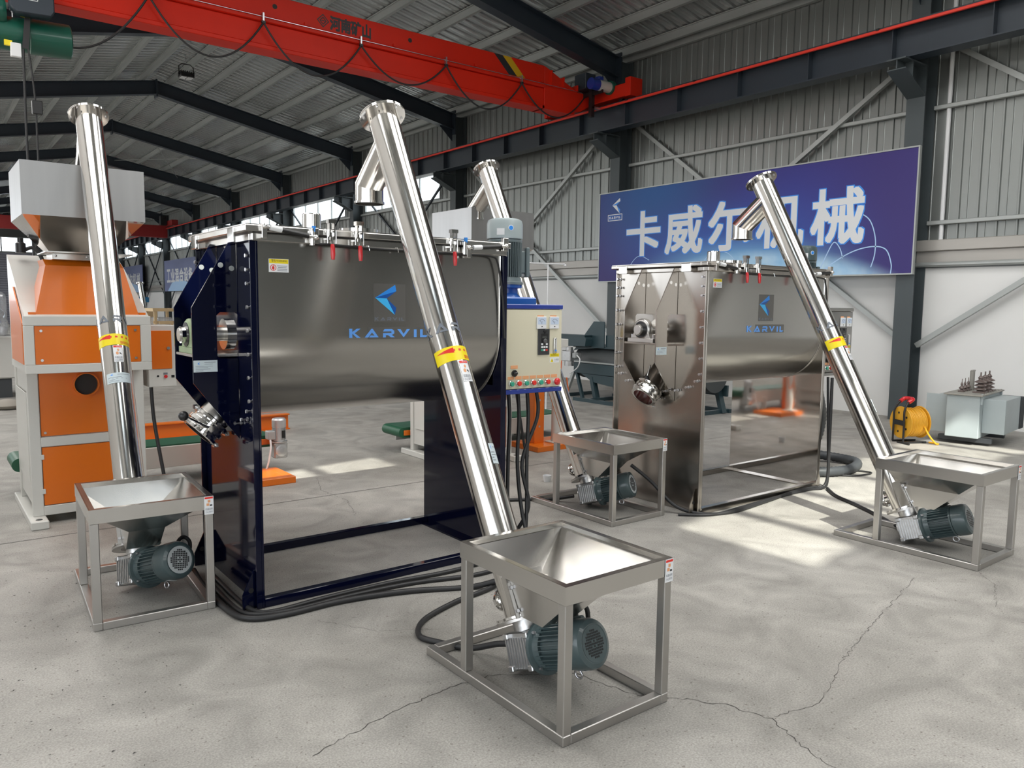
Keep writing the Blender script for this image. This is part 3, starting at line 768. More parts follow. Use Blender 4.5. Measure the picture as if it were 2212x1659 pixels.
    def ringpts(c, dd, plane=None):
        yv = dd.cross(X).normalized(); out = []
        for i in range(n):
            a = 2*PI*i/n; p = c + (X*math.cos(a)+yv*math.sin(a))*sr
            if plane is not None: k = (c-p).dot(plane)/dd.dot(plane); p = p+dd*k
            out.append(p)
        return out
    vs = ringpts(Pb, d0)+ringpts(El, d0, mid)+ringpts(El, d1, mid)+ringpts(Eb, d1); fs = []
    for k in range(3):
        for i in range(n): j = (i+1) % n; fs.append((k*n+i, k*n+j, (k+1)*n+j, (k+1)*n+i))
    sp.add(vs, fs); sp.build('spout', pipe_steel, t, smooth=30)
    MB().ring(Eb+Vector((0,0,-.004)), (0,0,1), sr+.006, sr-.004, .012).build('spout_ring', weld_steel, t, smooth=30)
    MB().ring(Eb+Vector((0,0,.03)), (0,0,1), sr-.001, .0, .002).build('spout_inside', dark_in, t, smooth=None)
    # clean-out cap on the back of the pipe
    c0 = A+U*(-.29)-Wv*(PR-.01)
    k = MB(); k.lathe([(.042,0),(.042,.03),(.056,.032),(.056,.044),(.048,.05),(.044,.066),(.026,.078),(.002,.082)], c0, -Wv, n=28); k.build('cleanout_cap', weld_steel, t, smooth=40)
    # gearbox
    G = A+U*(-.525); Wm = (Wv*math.cos(alpha)+Vector((1,0,0))*math.sin(alpha)-U*.13).normalized(); GM = at(axes(Wm, U), G)     # local z=motor axis, y=U
    gb = MB(GM); gb.box(-.076,.076, -.078,.082, -.078,.074); gb = gb.build('gearbox', alu, t, bevel=.006)
    fn = MB(GM)
    for i in range(9): zz = -.075+i*.0160; fn.box(-.087,.087, -.070,.060, zz, zz+.006)
    fn.build('cooling_fin', alu, gb, smooth=None)
    for sy in (-1, 1):
        for sz in (-.064, .058): MB(GM).box(-.096,.096, sy*.068-.013, sy*.068+.013, sz-.015, sz+.015).build('mounting_lug', alu, gb, bevel=.004)
    MB(GM).lathe([(.055,-.095),(.055,-.085)], n=24).build('shaft_cover', alu, gb, smooth=30)
    pp = MB(); pp.cyl(G+U*.08, A+U*(-.40), .058, n=24); pp.build('gearbox_neck', alu, gb, smooth=30)
    for sy in (-1, 1): MB(GM).lathe([(.009,.0),(.009,.012)], (.074, sy*.04, 0), (1,0,0), n=10).build('plug', zinc, gb, smooth=None)
    mo = electric_motor(t, at(axes(Wm, U), G+Wm*.076), .100, .285, motorgrey, covm, motor_face, box_dir=(1,.55), nfin=30)
    eye = MB(); ep = G+Wm*.225-U*.118; eye.tube([ep+(Wm*math.cos(a)+U*math.sin(a))*.018 for a in [2*PI*i/16 for i in range(17)]], .005, 8, False); eye.build('lifting_eye', zinc, mo, smooth=60)
    Sx = U.cross(Wm); cp = G+Wm*.195+Sx*.115+U*.06
    MB().tube(catmull([cp, cp+Sx*.01+U*.06, cp+Sx*.05+U*.085, cp+Sx*.085+U*.05, cp+Sx*.085-U*.04-Wm*.03], 6), .011, 10).build('cable_gland', rubber, mo, smooth=60)
    # stickers on the pipe
    pipe_polys(A, 'lettering', [p for g in KARVIL for p in g], .985, .050, -113, 268, greyp, t)
    pipe_patch(A, 'direction_band', .83, .905, -98, 75, yellowp, t)
    pipe_polys(A, 'arrow', [[(0,.5),(.42,.12),(.42,.88)], [(.42,.34),(1,.34),(1,.66),(.42,.66)]], .865, .036, -84, 155, redp, t, .0022)
    pipe_polys(A, 'band_text', text_polys('旋转方向'), .837, .020, 16, 52, redp, t, .0022)
    l = pipe_patch(A, 'warning_label', .715, .825, -14, 22, whitep, t, .0020)
    gear_label_prints(lambda ps, m: pipe_polys(A, 'print', ps, .715, .11, -14, 36, m, l, .0026))
    pipe_polys(A, 'print', [[(u*.8+.1, v*.30+.04) for u, v in p] for p in text_polys('机器运转\n小心夹手')], .715, .11, -14, 36, greyp, l, .0026)
    pipe_polys(A, 'print', [[(u*.5+.32, v*.06+.895) for u, v in p] for p in text_polys('Warning')], .715, .11, -14, 36, whitep, l, .0030)
    if wide_plate: sa, sb, pa, pb = .58, .645, -52, 45
    else: sa, sb, pa, pb = .30, .40, 8, 42
    l = pipe_patch(A, 'name_plate', sa, sb, pa, pb, lightgreyp, t, .0020)
    pipe_polys(A, 'print', [[(.06,y),(x,y),(x,y+.035),(.06,y+.035)] for y, x in ((.15,.5),(.28,.35),(.41,.8),(.54,.6))] + [[(.45,.8),(.92,.8),(.92,.835),(.45,.835)]], sa, sb-sa, pa, pb-pa, greyp, l, .0026)
    pipe_polys(A, 'print', [[(u*.14+.16, v*.22+.70) for u, v in ((0,.5),(1,1),(.6,.5),(1,0))]], sa, sb-sa, pa, pb-pa, lb1, l, .0026)
    # warning card on the rim corner
    cdo = lines_label((hw-.045, -.0035, .510), .046, .094, (1,0,0), (0,0,1), whitep, t, [(.06,.94,.87,.97,redp),(.38,.66,.66,.80,orangep),(.24,.54,.48,.62,orangep),(.60,.85,.46,.54,blackp)], 'warning_card')
    for k, (s_, zz) in enumerate((('机器运转',.24),('小心夹手',.08))): put_text('print', s_, .036, .011, (hw-.040, -.0055, .510+.094*zz), (1,0,0), (0,0,1), greyp, cdo)
    return t
fA = make_feeder('leaning stainless screw feeder with square hopper stand in front of the navy mixer tank', 2.325, False, motorgrey, motorgrey, math.radians(8))
fA.location = (2.082, 2.0, 0); fA.rotation_euler = (0,0,math.radians(0))
fB = make_feeder('leaning stainless screw feeder standing in front of the fully visible orange packing machine', 2.60, True, facelight, motorgrey, math.radians(26))
fB.location = (.905, 4.09, 0); fB.rotation_euler = (0,0,math.radians(-3.4))
f4 = copy_tree(fA); f4.location = (5.425, 1.925, 0); 
f4['label'] = 'leaning stainless screw feeder crossing in front of the right end of the all-stainless mixer'
f3 = copy_tree(fB); f3.location = (4.262, 3.935, 0); f3.rotation_euler = (0,0,0); f3['label'] = 'leaning stainless screw feeder between the navy mixer cabinet and the stainless mixer'

# ------------------------------------------------------------------ ribbon mixers
motormid = mat('motor_mid_grey', (.15,.19,.195), .38, 0, coat=.3)
def make_mixer(label, loc, L, Wd, P, G, leg, trough_m, bearing_m, lidm, valve_handle, zf, lh):
    t = thing('ribbon_mixer', label, 'mixer', loc)
    zc, yc, R = 1.43, Wd/2, Wd/2-.015
    # end plates reaching to the floor (these are the legs)
    for x in (0, L-.012):
        m_ = P if x == 0 else leg
        MB().box(x, x+.012, 0, Wd, 0, zf).build('end_plate', m_, t, bevel=.002)
    for x0, x1 in ((-.03, 0), (L, L+.03)):
        b = MB(); b.box(x0, x1, 0, .012, .0, zf); b.box(x0, x1, Wd-.012, Wd, 0, zf); b.build('plate_flange', P, t, bevel=.002)
    # trough
    prof = [(yc-R, zf)] + [(yc-R*math.cos(a), zc-R*math.sin(a)) for a in [PI*i/40 for i in range(41)]] + [(yc+R, zf)]
    vs = []; fs = []; n = len(prof); xs = [.012, L*.25, L*.5, L*.75, L-.012]
    for x in xs:
        for y, z in prof: vs.append((x, y, z))
    for k in range(len(xs)-1):
        for i in range(n-1): fs.append((k*n+i, k*n+i+1, (k+1)*n+i+1, (k+1)*n+i))
    tr = MB().add(vs, fs).build('trough', trough_m, t, smooth=40)
    # weld ring where trough meets the plates
    for x in (L-.020,):
        MB().tube([(x, y-.003 if y < yc else y+.003, z-.003) for y, z in prof], .006, 6, False).build('weld_bead', weld_steel, t, smooth=60)
    # top flange and lid: zf = flange bottom, lh = height of each layer
    zt = zf+lh; zl = zt+.006; ZT = zl+lh; dz = ZT-1.997
    b = MB(); b.box(-.02, L+.02, -.012, .035, zf, zt); b.box(-.02, L+.02, Wd-.035, Wd+.012, zf, zt); b.box(-.02, .03, .035, Wd-.035, zf, zt); b.box(L-.03, L+.02, .035, Wd-.035, zf, zt)
    b.build('top_flange', lidm, t, bevel=.004)
    MB().box(-.016, L+.016, -.008, Wd+.008, zt, zl).build('gasket', black, t, smooth=None)
    b = MB(); b.box(-.06, L+.035, -.03, .03, zl, ZT-.005); b.box(-.06, L+.035, Wd-.03, Wd+.03, zl, ZT-.005); b.box(-.06, 0, .03, Wd-.03, zl, ZT-.005); b.box(L-.025, L+.035, .03, Wd-.03, zl, ZT-.005)
    lid = b.build('lid', lidm, t, bevel=.004)
    MB().box(-.055, L+.03, -.025, Wd+.025, ZT-.007, ZT).build('lid_sheet', lidm, lid, smooth=None)
    MB().lathe([(.052,0),(.052,.105),(.046,.112),(.02,.114)], (.43, .30, ZT), n=32).build('breather_cap', weld_steel, lid, smooth=30)
    k = MB(); k.lathe([(.118,0),(.118,.055),(.110,.055),(.110,.0)], (.78, .42, ZT), n=40, cap0=False, cap1=False); k.ring((.78,.42,ZT), (0,0,1), .135, .10, .006); k.build('inlet_neck', weld_steel, lid, smooth=30)
    for xx in (-.05, .22, .5, .86):
        pass
    # hinge plates at the left lid edge
    for yy in (.12, Wd-.16):
        MB().box(-.072, -.058, yy, yy+.09, zf-.005, ZT-.012).build('lid_hinge', weld_steel, lid, bevel=.003)
    # gas struts
    for s, xa, za, xb, zb in ((0, .03, 1.985+dz, .30, 1.945+dz), (1, L-.30, 1.945+dz, L-.02, 1.970+dz)):
        k = MB(); k.cyl((xa, -.055, za), (xb, -.055, zb), .007, n=10); g = k.build('gas_strut', weld_steel, t, smooth=30)
        pa, pb = Vector((xa,-.055,za)), Vector((xb,-.055,zb)); MB().cyl(pa.lerp(pb,.32), pa.lerp(pb,.85), .013, n=12).build('cylinder', black, g, smooth=30)
        MB().cyl(pa.lerp(pb,.10), pa.lerp(pb,.32), .015, n=12).build('sleeve', whitep, g, smooth=30)
        for p in (pa, pb): MB().sphere(p, .015, 10, 6).build('ball_end', weld_steel, g, smooth=60)
        MB().box(xa-.014, xa+.014, -.055, -.005, za-.06, za+.015).build('bracket', lidm, g, bevel=.003); MB().box(xb-.02, xb+.02, -.050, -.02, zb-.03, zb+.05).build('bracket', lidm, g, bevel=.003)
    # toggle clamps with red handles
    dc = zf+.002-1.862+.005
    for x in (.39, .55, 1.16):
        cl = MB(); cl.box(x-.020, x+.020, -.045, -.012, 1.880+dc, 1.918+dc); cl.box(x-.016, x-.010, -.060, -.030, 1.895+dc, 1.985+dc); cl.box(x+.010, x+.016, -.060, -.030, 1.895+dc, 1.985+dc); cl.box(x-.022, x+.022, -.062, -.028, 1.965+dc, 1.985+dc)
        cl = cl.build('toggle_clamp', weld_steel, t, smooth=None)
        MB().cyl((x-.024, -.05, 1.86+dc), (x-.024, -.05, 1.93+dc), .004, n=8).build('clamp_rod', weld_steel, cl); MB().cyl((x+.024, -.05, 1.86+dc), (x+.024, -.05, 1.93+dc), .004, n=8).build('clamp_rod', weld_steel, cl)
        MB().cyl((x, -.050, 1.90+dc), (x, -.058, 1.845+dc), .007, n=8).build('clamp_lever', weld_steel, cl)
        MB().tube([(x,-.057,1.855+dc),(x,-.060,1.84+dc),(x,-.062,1.80+dc),(x,-.063,1.775+dc)], [.010,.0125,.0125,.009], 12).build('clamp_grip', red, cl, smooth=50)
    # sensors
    for x in (.285, 1.24):
        k = MB().cyl((x, -.04, 1.845+dc), (x, -.04, 1.92+dc), .014, n=14).build('sensor', weld_steel, t); MB().cyl((x+.01, -.04, 1.915+dc), (x+.01, -.04, 1.945+dc), .011, n=12).build('sensor_cap', lb1 if P is navy else weld_steel, k)
    cab = catmull([(.30,-.035,1.85+dc),(.36,-.03,1.855+dc),(.7,-.022,1.848+dc),(1.0,-.022,1.850+dc),(1.25,-.022,1.846+dc),(L-.12,-.022,1.845+dc),(L-.06,-.02,1.80+dc),(L-.02,-.018,1.65),(L+.0,-.018,1.4)], 6)
    MB().tube(cab, .0065, 8).build('sensor_cable', rubber, t, smooth=60)
    for x in (.62, .8, 1.3): MB().cyl((x,-.02,1.862+dc), (x,-.032,1.835+dc), .003, n=6).build('cable_clip', weld_steel, t)
    # bolts along the plate edges
    zs = [1.84,1.77,1.70,1.58,1.46,1.34,1.22,1.10]
    b0 = None
    for yy in (.028, Wd-.028):
        for z in zs:
            if b0 is None:
                b0 = MB(); b0.lathe([(.010,-.045),(.010,-.036)], (0,0,0), (1,0,0), n=6); b0.lathe([(.005,-.036),(.005,0)], (0,0,0), (1,0,0), n=8); b0.lathe([(.012,-.012),(.012,-.004)], (0,0,0), (1,0,0), n=6)
                b0 = b0.build('bolt', zinc, t, smooth=None); b0.location = (0, yy, z)
            else: inst(b0, t, (0, yy, z))
    for a in (20, 42, 60, 78):
        for s in (-1, 1):
            inst(b0, t, (0, yc + s*(Wd/2-.028)*math.cos(math.radians(a))*.97, zc-.33-(Wd/2)*.35*math.sin(math.radians(a))))
    # gussets with window
    gy = (yc-.175, yc+.165)
    out = [(-.004,1.93),(-.035,1.93),(-.238,1.575),(-.238,1.180),(-.004,.865),(-.004,1.305),(-.095,1.305),(-.112,1.322),(-.112,1.535),(-.095,1.552),(-.004,1.552)]
    for y in gy:
        MB().prism(out, 'y', y-.005, y+.005).build('gusset', G, t, smooth=None)
        for (hx, hz) in ((-.085,1.80),(-.028,1.785)): MB().cyl((hx,y-.0065,hz), (hx,y-.0045,hz), .014, n=20).build('lifting_hole', greypaint if P is navy else weld_steel, t)
    MB().box(-.235, 0, gy[0]+.006, gy[1]-.006, 1.315, 1.330).build('bearing_seat', lidm, t, bevel=.002)
    # pillow block bearing and shaft
    bz, bx = 1.43, -.19; br = thing_part('pillow_block', t)
    h = MB(); h.lathe([(.045,-.032),(.072,-.030),(.086,-.018),(.086,.018),(.072,.030),(.045,.032)], (bx,yc,bz), (1,0,0), n=36); h.box(bx-.035, bx+.035, yc-.135, yc+.135, 1.330, 1.362)
    h.prism([(yc-.10,1.362),(yc+.10,1.362),(yc+.066,1.42),(yc-.066,1.42)], 'x', bx-.028, bx+.028)
    br = h.build('pillow_block', bearing_m, t, bevel=.002, smooth=40)
    MB().lathe([(.066,-.034),(.066,-.030)], (bx,yc,bz), (1,0,0), n=32).build('bearing_seal', black, br)
    MB().lathe([(.040,-.048),(.046,-.060),(.046,-.0)], (bx,yc,bz), (1,0,0), n=32).build('bearing_collar', weld_steel, br, smooth=30)
    MB().lathe([(.036,-.070),(.038,-.066),(.038,.19)], (bx,yc,bz), (1,0,0), n=28).build('shaft', brush_steel, t, smooth=30)
    MB().lathe([(.085,-.025),(.085,0)], (0,yc,bz), (1,0,0), n=32).build('shaft_seal', weld_steel, t, smooth=30)
    for s in (-1, 1): MB().cyl((bx, yc+s*.112, 1.362), (bx, yc+s*.112, 1.392), .012, n=6).build('bolt', zinc, br, smooth=None)
    # slanted discharge outlet with butterfly valve
    d = Vector((-.72,0,-.69)).normalized(); p0 = Vector((.05,yc,1.10))
    MB().cyl(p0, p0+d*.20, .088, n=36).build('outlet_pipe', lidm, t, smooth=30)
    q = p0+d*.20
    v = MB(); v.lathe([(.100,0),(.112,.006),(.112,.022),(.092,.026),(.092,.040),(.106,.044),(.106,.066),(.092,.070),(.092,.086),(.108,.090),(.108,.104),(.100,.108),(.084,.108),(.084,.02)], q, d, n=44, cap0=True, cap1=False); v = v.build('butterfly_valve', weld_steel, t, smooth=30)
    MB().lathe([(.083,.03),(.083,.034)], q, d, n=32).build('valve_disc', reddk if P is not navy else dark_in, v)
    side = Vector((0,-1,0))
    for s_, off in ((1,.012),(1,.096)):
        c = q+d*off; e = d.cross(side).normalized(); 
        for sg in (-1, 1):
            c2 = c+e*sg*.112; MB().bar(c2-side*.02, c2+side*.03, .022, .020).build('clamp_lug', weld_steel, v, smooth=None); MB().cyl(c2-side*.035, c2+side*.055, .005, n=8).build('clamp_screw', zinc, v)
    if valve_handle:
        st = q+d*.055+side*.11; MB().cyl(st-side*.03, st+side*.012, .016, n=14).build('valve_stem', weld_steel, v)
        tip = st+Vector((-.150,-.035,.085)); MB().cyl(st, tip, .0075, n=10).build('valve_lever', weld_steel, v); MB().sphere(tip, .026, 20, 14).build('ball_knob', black, v, smooth=70)
    else:
        st = q+d*.055+Vector((0,0,1)).cross(d).normalized()*0 + Vector((-.02,-.02,.12)); MB().sphere(st, .02, 16, 10).build('ball_knob', black, v, smooth=70)
        MB().cyl(st, st+Vector((.06,.02,.10)), .006, n=8).build('valve_lever', weld_steel, v)
    # bottom cross bars and foot brackets
    bm_ = navy if P is navy else lidm
    MB().box(.012, L-.012, 0, .05, 0, .05).build('cross_bar', bm_, t, bevel=.003); MB().box(.012, L-.012, Wd-.05, Wd, 0, .05).build('cross_bar', bm_, t, bevel=.003)
    MB().box(L-.06, L-.012, .05, Wd-.05, 0, .012).build('foot_plate', bm_, t, smooth=None)
    for x0, sg in ((0,-1),(L,1)):
        for y in (.03, Wd-.04):
            MB().prism([(x0,0),(x0+sg*.095,0),(x0+sg*.095,.08),(x0+sg*.035,.205),(x0,.205)], 'y', y, y+.008).build('foot_bracket', P, t, smooth=None); MB().cyl((x0+sg*.05,y-.001,.10), (x0+sg*.05,y+.009,.10), .014, n=16).build('bracket_hole', black, t)
    # drive: bevel gearbox and vertical motor
    xm = L+.36
    gb = MB(); gb.box(L+.05, xm+.16, yc-.13, yc+.13, 1.27, 1.58); gb.lathe([(.10,0),(.10,.06)], (L+.0,yc,bz), (1,0,0), n=28); gb = gb.build('gearbox', gearblue, t, bevel=.012)
    MB().box(xm-.15, xm+.17, yc-.16, yc+.12, 1.58, 1.665).build('gearbox_top', gearblue, gb, bevel=.01)
    MB().lathe([(.115,1.665),(.095,1.69),(.095,1.725),(.125,1.73),(.125,1.752)], (xm,yc,0), n=32).build('motor_adapter', gearblue, gb, smooth=30)
    MB().lathe([(.09,1.15),(.11,1.18),(.11,1.27)], (xm,yc,0), n=28).build('gearbox_foot', gearblue, gb, smooth=30)
    mo = electric_motor(t, at(Matrix.Identity(4), (xm,yc,1.752)), .122, .452, motormid if P is navy else motorgrey, motorlight if P is navy else motorgrey, motorlight, box_dir=(1,-.25), nfin=44, flange=1.08)
    nv = Vector((-.30,-.954,0)); ps = Vector((xm,yc,2.135))+nv*.1250; MB().cyl(ps, ps+nv*.0025, .019, n=20).build('round_sticker', whitep, mo, smooth=None); MB().cyl(ps+nv*.002, ps+nv*.0032, .015, n=20).build('round_sticker', lb1, mo, smooth=None)
    # stickers and lettering on the trough front
    yf = yc-R-.0006; fx = (1,0,0); fz = (0,0,1)
    MB(plane_matrix((.665, yf, 1.505), fx, fz)).box(0,.205,0,.215,0,.0004).build('film_patch', patch, t, smooth=None)
    MB(plane_matrix((.510, yf, 1.408), fx, fz)).box(.12,.52,0,.068,0,.0004).build('film_patch', patch, t, smooth=None)
    logo((.675, yf-.0006, 1.545), .135, .17, fx, fz, t)
    wordmark((.515, yf-.0006, 1.416), .505, .052, fx, fz, karblue, t); wordmark((.672, yf-.0006, 1.512), .19, .020, fx, fz, greyp, t)
    wl_ = lines_label((.072, yf, 1.762), .105, .068, fx, fz, whitep, t, [(.02,.98,.66,.97,yellowp),(.42,.92,.46,.50,greyp),(.46,.90,.34,.38,greyp),(.42,.92,.22,.26,greyp),(.42,.92,.10,.14,greyp)], 'warning_label')
    put_text('print', '警告/WARNING', .082, .013, (.086, yf-.002, 1.814), fx, fz, blackp, wl_)
    k = MB(plane_matrix((.095, yf, 1.785), fx, fz)); k.lathe([(.013,.0012),(.016,.0012),(.016,.002),(.013,.002)], n=24, cap0=False, cap1=False); k.box(-.0015,.0015,-.014,.014,.0012,.002); k.box(-.006,.006,-.008,.006,.0012,.0017); k.build('print', redp, wl_, smooth=None)
    ny = gy[0]-.0055
    lp = lines_label((-.236, ny, 1.238), .122, .062, fx, fz, lightgreyp, t, [(.45,.92,.80,.85,greyp),(.45,.8,.66,.69,greyp),(.08,.8,.48,.51,greyp),(.08,.6,.36,.39,greyp),(.08,.7,.24,.27,greyp),(.08,.4,.1,.13,greyp)], 'name_plate')
    flat_polys('print', [[(0,.5),(1,1),(.55,.5),(1,0)]], plane_matrix((-.216, ny-.002, 1.275), fx, fz) @ Matrix.Diagonal((.012,.016,1,1)), lb1, lp)
    return t
def thing_part(name, t): return None
mx1 = make_mixer('ribbon mixer with navy end plates and grey steel trough on tall legs', (1.385, 3.92, 0), 1.565, .94, navy, navy, navy, tank_steel, greenbear, sheet_steel, True, 1.915, .038)
mx2 = make_mixer('ribbon mixer all in bare polished stainless steel near the right wall', (4.78, 3.775, 0), 1.64, .95, plate_steel, plate_steel, mirror_steel, tank_steel, brush_steel, plate_steel, False, 1.885, .032)

# ------------------------------------------------------------------ control cabinets
def make_cabinet(label, loc, body, trim, w, h):
    t = thing('control_cabinet', label, 'control cabinet', loc); d = .19
    MB().box(0, w, .006, d, .03, h-.03).build('cabinet_box', body, t, bevel=.006)
    MB().box(.006, w-.004, -.012, .006, .034, h-.034).build('door', body, t, bevel=.004, seg=2)
    MB().box(-.004, w+.004, -.016, d+.004, h-.03, h).build('cap', trim, t, bevel=.004); MB().box(-.004, w+.004, -.016, d+.004, 0, .03).build('cap', trim, t, bevel=.004)
    F = lambda x, z: plane_matrix((x*w, -.012, z*h), (1,0,0), (0,0,1))
    for x, ch_ in ((.575,'V'), (.795,'A')):
        MB(F(x-.01,.845)).box(0,.055,0,.020,0,.002).build('tag_plate', orangep, t, smooth=None)
        g = MB(F(x-.03,.725)).box(0,.082,0,.082,0,.012).build('panel_meter', whitep, t, bevel=.003)
        MB(F(x-.03,.725)).box(.006,.076,.030,.076,.0120,.0132).build('meter_face', mat('meter_blue', (.55,.64,.78), .3), g, smooth=None)
        A_ = F(x-.03,.725); pts = [A_ @ Vector((.041+.028*math.cos(a), .036+.028*math.sin(a), .0135)) for a in [PI*(.18+.64*i/14) for i in range(15)]]
        MB().tube(pts, .0009, 4).build('scale_arc', blackp, g); MB().bar(A_ @ Vector((.041,.034,.0136)), A_ @ Vector((.024,.054,.0136)), .0012, .0008).build('needle', blackp, g, smooth=None)
        MB(F(x-.03,.725)).lathe([(.004,.012),(.004,.015)], (.041,.016,0), n=12).build('adjust_screw', black, g)
        put_text('print', ch_, .006, .008, A_ @ Vector((.038,.042,.0135)), (1,0,0), (0,0,1), blackp, g)
    v = MB(F(.575,.43)).box(0,.098,0,.172,0,.010).build('inverter_panel', mat('keypad_grey', (.035,.036,.038), .45), t, bevel=.003)
    V = F(.575,.43)
    MB(V).box(.022,.080,.085,.142,.010,.0112).build('display', black, v, smooth=None); MB(V).box(.030,.072,.112,.124,.0112,.012).build('screen', mat('lcd_dark', (.06,.065,.06), .2), v, smooth=None)
    MB(V).lathe([(.012,.010),(.012,.016),(.009,.019)], (.054,.158,0), n=16).build('vent_knob', black, v, smooth=40)
    MB(V).lathe([(.016,.010),(.016,.020),(.012,.024)], (.053,.092,0), n=20).build('dial', mat('dial_grey', (.09,.09,.09), .4), v, smooth=40)
    for i in range(3):
        for j in range(3):
            if j == 0 and i == 1: continue
            mm = whitep if j < 2 or i == 1 else (green if i == 0 else redp)
            MB(V).box(.022+i*.020, .038+i*.020, .066-j*.020, .078-j*.020, .010, .013).build('key', mm, v, bevel=.001)
    hd = MB(F(.845,.44)).box(0,.026,0,.105,0,.012).build('door_handle', weld_steel, t, bevel=.008, seg=3); MB(F(.845,.44)).lathe([(.006,.012),(.006,.016)], (.013,.020,0), n=12).build('lock', lb1, hd)
    MB(F(.79,.405)).box(0,.082,0,.020,0,.001).build('warning_strip', yellowp, t, smooth=None)
    wl_ = lines_label(F(.79,.335).translation, .082, .036, (1,0,0), (0,0,1), whitep, t, [(.45,.92,.25,.29,greyp)], 'shock_label')
    flat_polys('print', [[(0,0),(1,0),(.5,1)]], F(.80,.343) @ Matrix.Translation((0,0,.0014)) @ Matrix.Diagonal((.026,.026,1,1)), yellowp, wl_)
    flat_polys('print', [[(.4,.15),(.55,.15),(.62,.5),(.5,.5),(.55,.7),(.42,.42),(.5,.42)]], F(.80,.343) @ Matrix.Translation((0,0,.0024)) @ Matrix.Diagonal((.026,.026,1,1)), blackp, wl_)
    p_ = F(.79,.335) @ Vector((.036,.016,.002)); put_text('print', '小心触电', .042, .011, p_, (1,0,0), (0,0,1), greyp, wl_)
    put_text('print', '警告/WARNING', .066, .011, F(.79,.405) @ Vector((.008,.0045,.0014)), (1,0,0), (0,0,1), blackp, wl_)
    MB(F(.13,.285)).box(0,.058,0,.022,0,.002).build('tag_plate', orangep, t, smooth=None)
    k = MB(F(.185,.235)).lathe([(.020,0),(.022,.004),(.022,.012),(.015,.014)], n=22).build('selector_switch', black, t, smooth=40); MB(F(.185,.235)).box(-.016,.016,-.006,.006,.014,.026).build('selector_lever', black, k, bevel=.002); MB(F(.185,.235)).lathe([(.007,.012),(.007,.016)], (.009,.0,0), n=12).build('selector_mark', whitep, k)
    cs = [green, redp, green, redp, green, redp]
    for i in range(7):
        x = .13 + .122*i
        MB(F(x-.045,.165)).box(0,.052,0,.020,0,.0018).build('tag_plate', orangep, t, smooth=None)
        if i < 6:
            k = MB(F(x,.12)).lathe([(.020,0),(.020,.010),(.016,.014)], n=22).build('button_bezel', weld_steel, t, smooth=30); MB(F(x,.12)).lathe([(.0155,.012),(.0155,.026),(.013,.028)], n=20).build('push_button', cs[i], k, smooth=30)
        else:
            k = MB(F(x+.012,.12)).lathe([(.014,0),(.014,.022)], n=20).build('button_stem', whitep, t, smooth=30); MB(F(x+.012,.12)).lathe([(.019,.022),(.024,.028),(.024,.036),(.018,.044),(.002,.046)], n=24).build('emergency_stop', red, k, smooth=50)
    return t
cb1 = make_cabinet('cream control cabinet with blue top and bottom trim beside the navy mixer', (2.988, 3.985, 1.030), cabcream, blue, .503, .585)
MB().box(-.05, .0, .02, .16, .06, .52).build('mounting_bracket', navy, cb1, bevel=.004)
grey_cab = mat('cabinet_satin_steel', (.30,.295,.285), .38, .9)
cb2 = make_cabinet('grey steel control cabinet behind the stainless mixer\'s right end', (6.50, 3.85, 1.00), grey_cab, grey_cab, .50, .62)
MB().box(-.08, .0, .02, .16, .06, .52).build('mounting_bracket', sheet_steel, cb2, bevel=.004)
# ================================================================== OVERHEAD CRANE
cr = thing('bridge_crane', 'red single-girder bridge crane spanning the hall above the mixers', 'crane', (0, 11.7, 0))
XC0, XC1 = -1.7, 10.55
def crane_prof(b, x0, x1):
    # upper box, ledge, slightly flared lower web, bottom flange
    b.prism([(-.16,5.76),(.16,5.76),(.16,6.08),(-.16,6.08)], 'x', x0, x1)
    b.prism([(-.19,5.68),(.19,5.68),(.19,5.76),(-.19,5.76)], 'x', x0, x1)
    b.prism([(-.15,5.36),(.15,5.36),(.13,5.68),(-.13,5.68)], 'x', x0, x1)
    b.prism([(-.17,5.30),(.17,5.30),(.17,5.36),(-.17,5.36)], 'x', x0, x1)
b = MB(); crane_prof(b, XC0, 9.6); b.build('girder', cranered, cr, bevel=.008)
b = MB(); b.prism([(9.6,5.30),(10.5,5.38),(10.9,5.60),(10.9,5.74),(10.45,5.74),(9.6,6.08)], 'y', -.16, .16); b.build('girder_end', cranered, cr, bevel=.008)
b = MB(); b.prism([(9.55,5.30),(10.35,5.30),(10.35,5.36),(9.55,5.36)], 'y', -.17, .17); b.build('girder_flange', cranered, cr, smooth=None)
for x in (9.75, 10.05, 10.4): MB().box(x-.01, x+.01, -.20, .20, 5.74, 6.02-.25*(x-9.75)).build('stiffener', cranered, cr, smooth=None)
et = MB(); et.box(10.86, 11.14, -1.05, 1.25, 5.58, 5.82); et = et.build('end_truck', cranered, cr, bevel=.012)
MB().box(10.84, 11.16, -1.17, -1.03, 5.56, 5.90).build('buffer_plate', cranered, et, bevel=.004); MB().box(10.84, 11.16, 1.23, 1.33, 5.57, 5.86).build('buffer_plate', cranered, et, bevel=.004)
for y in (-.80, 1.0): MB().cyl((10.96,y,5.63), (11.04,y,5.63), .085, n=24).build('wheel', black, et)
tm = MB(); tm.cyl((10.84,-.62,5.80), (10.50,-.62,5.80), .10, n=28); tm = tm.build('travel_motor', mat('motor_pale', (.55,.54,.50), .4), cr, smooth=30)
MB().cyl((10.52,-.62,5.80), (10.34,-.62,5.80), .105, n=28).build('fan_cover', blue, tm, smooth=30); MB().cyl((10.90,-.62,5.80), (10.82,-.62,5.80), .13, n=28).build('gear_case', hoistgreen, tm, smooth=30)
MB().box(10.50,10.62,-.68,-.56,5.89,5.95).build('terminal_box', blue, tm, bevel=.006)
k = MB(); k.box(10.45,10.72,-.36,-.04,5.78,6.08); k.build('control_box', frame_steel, cr, bevel=.01)
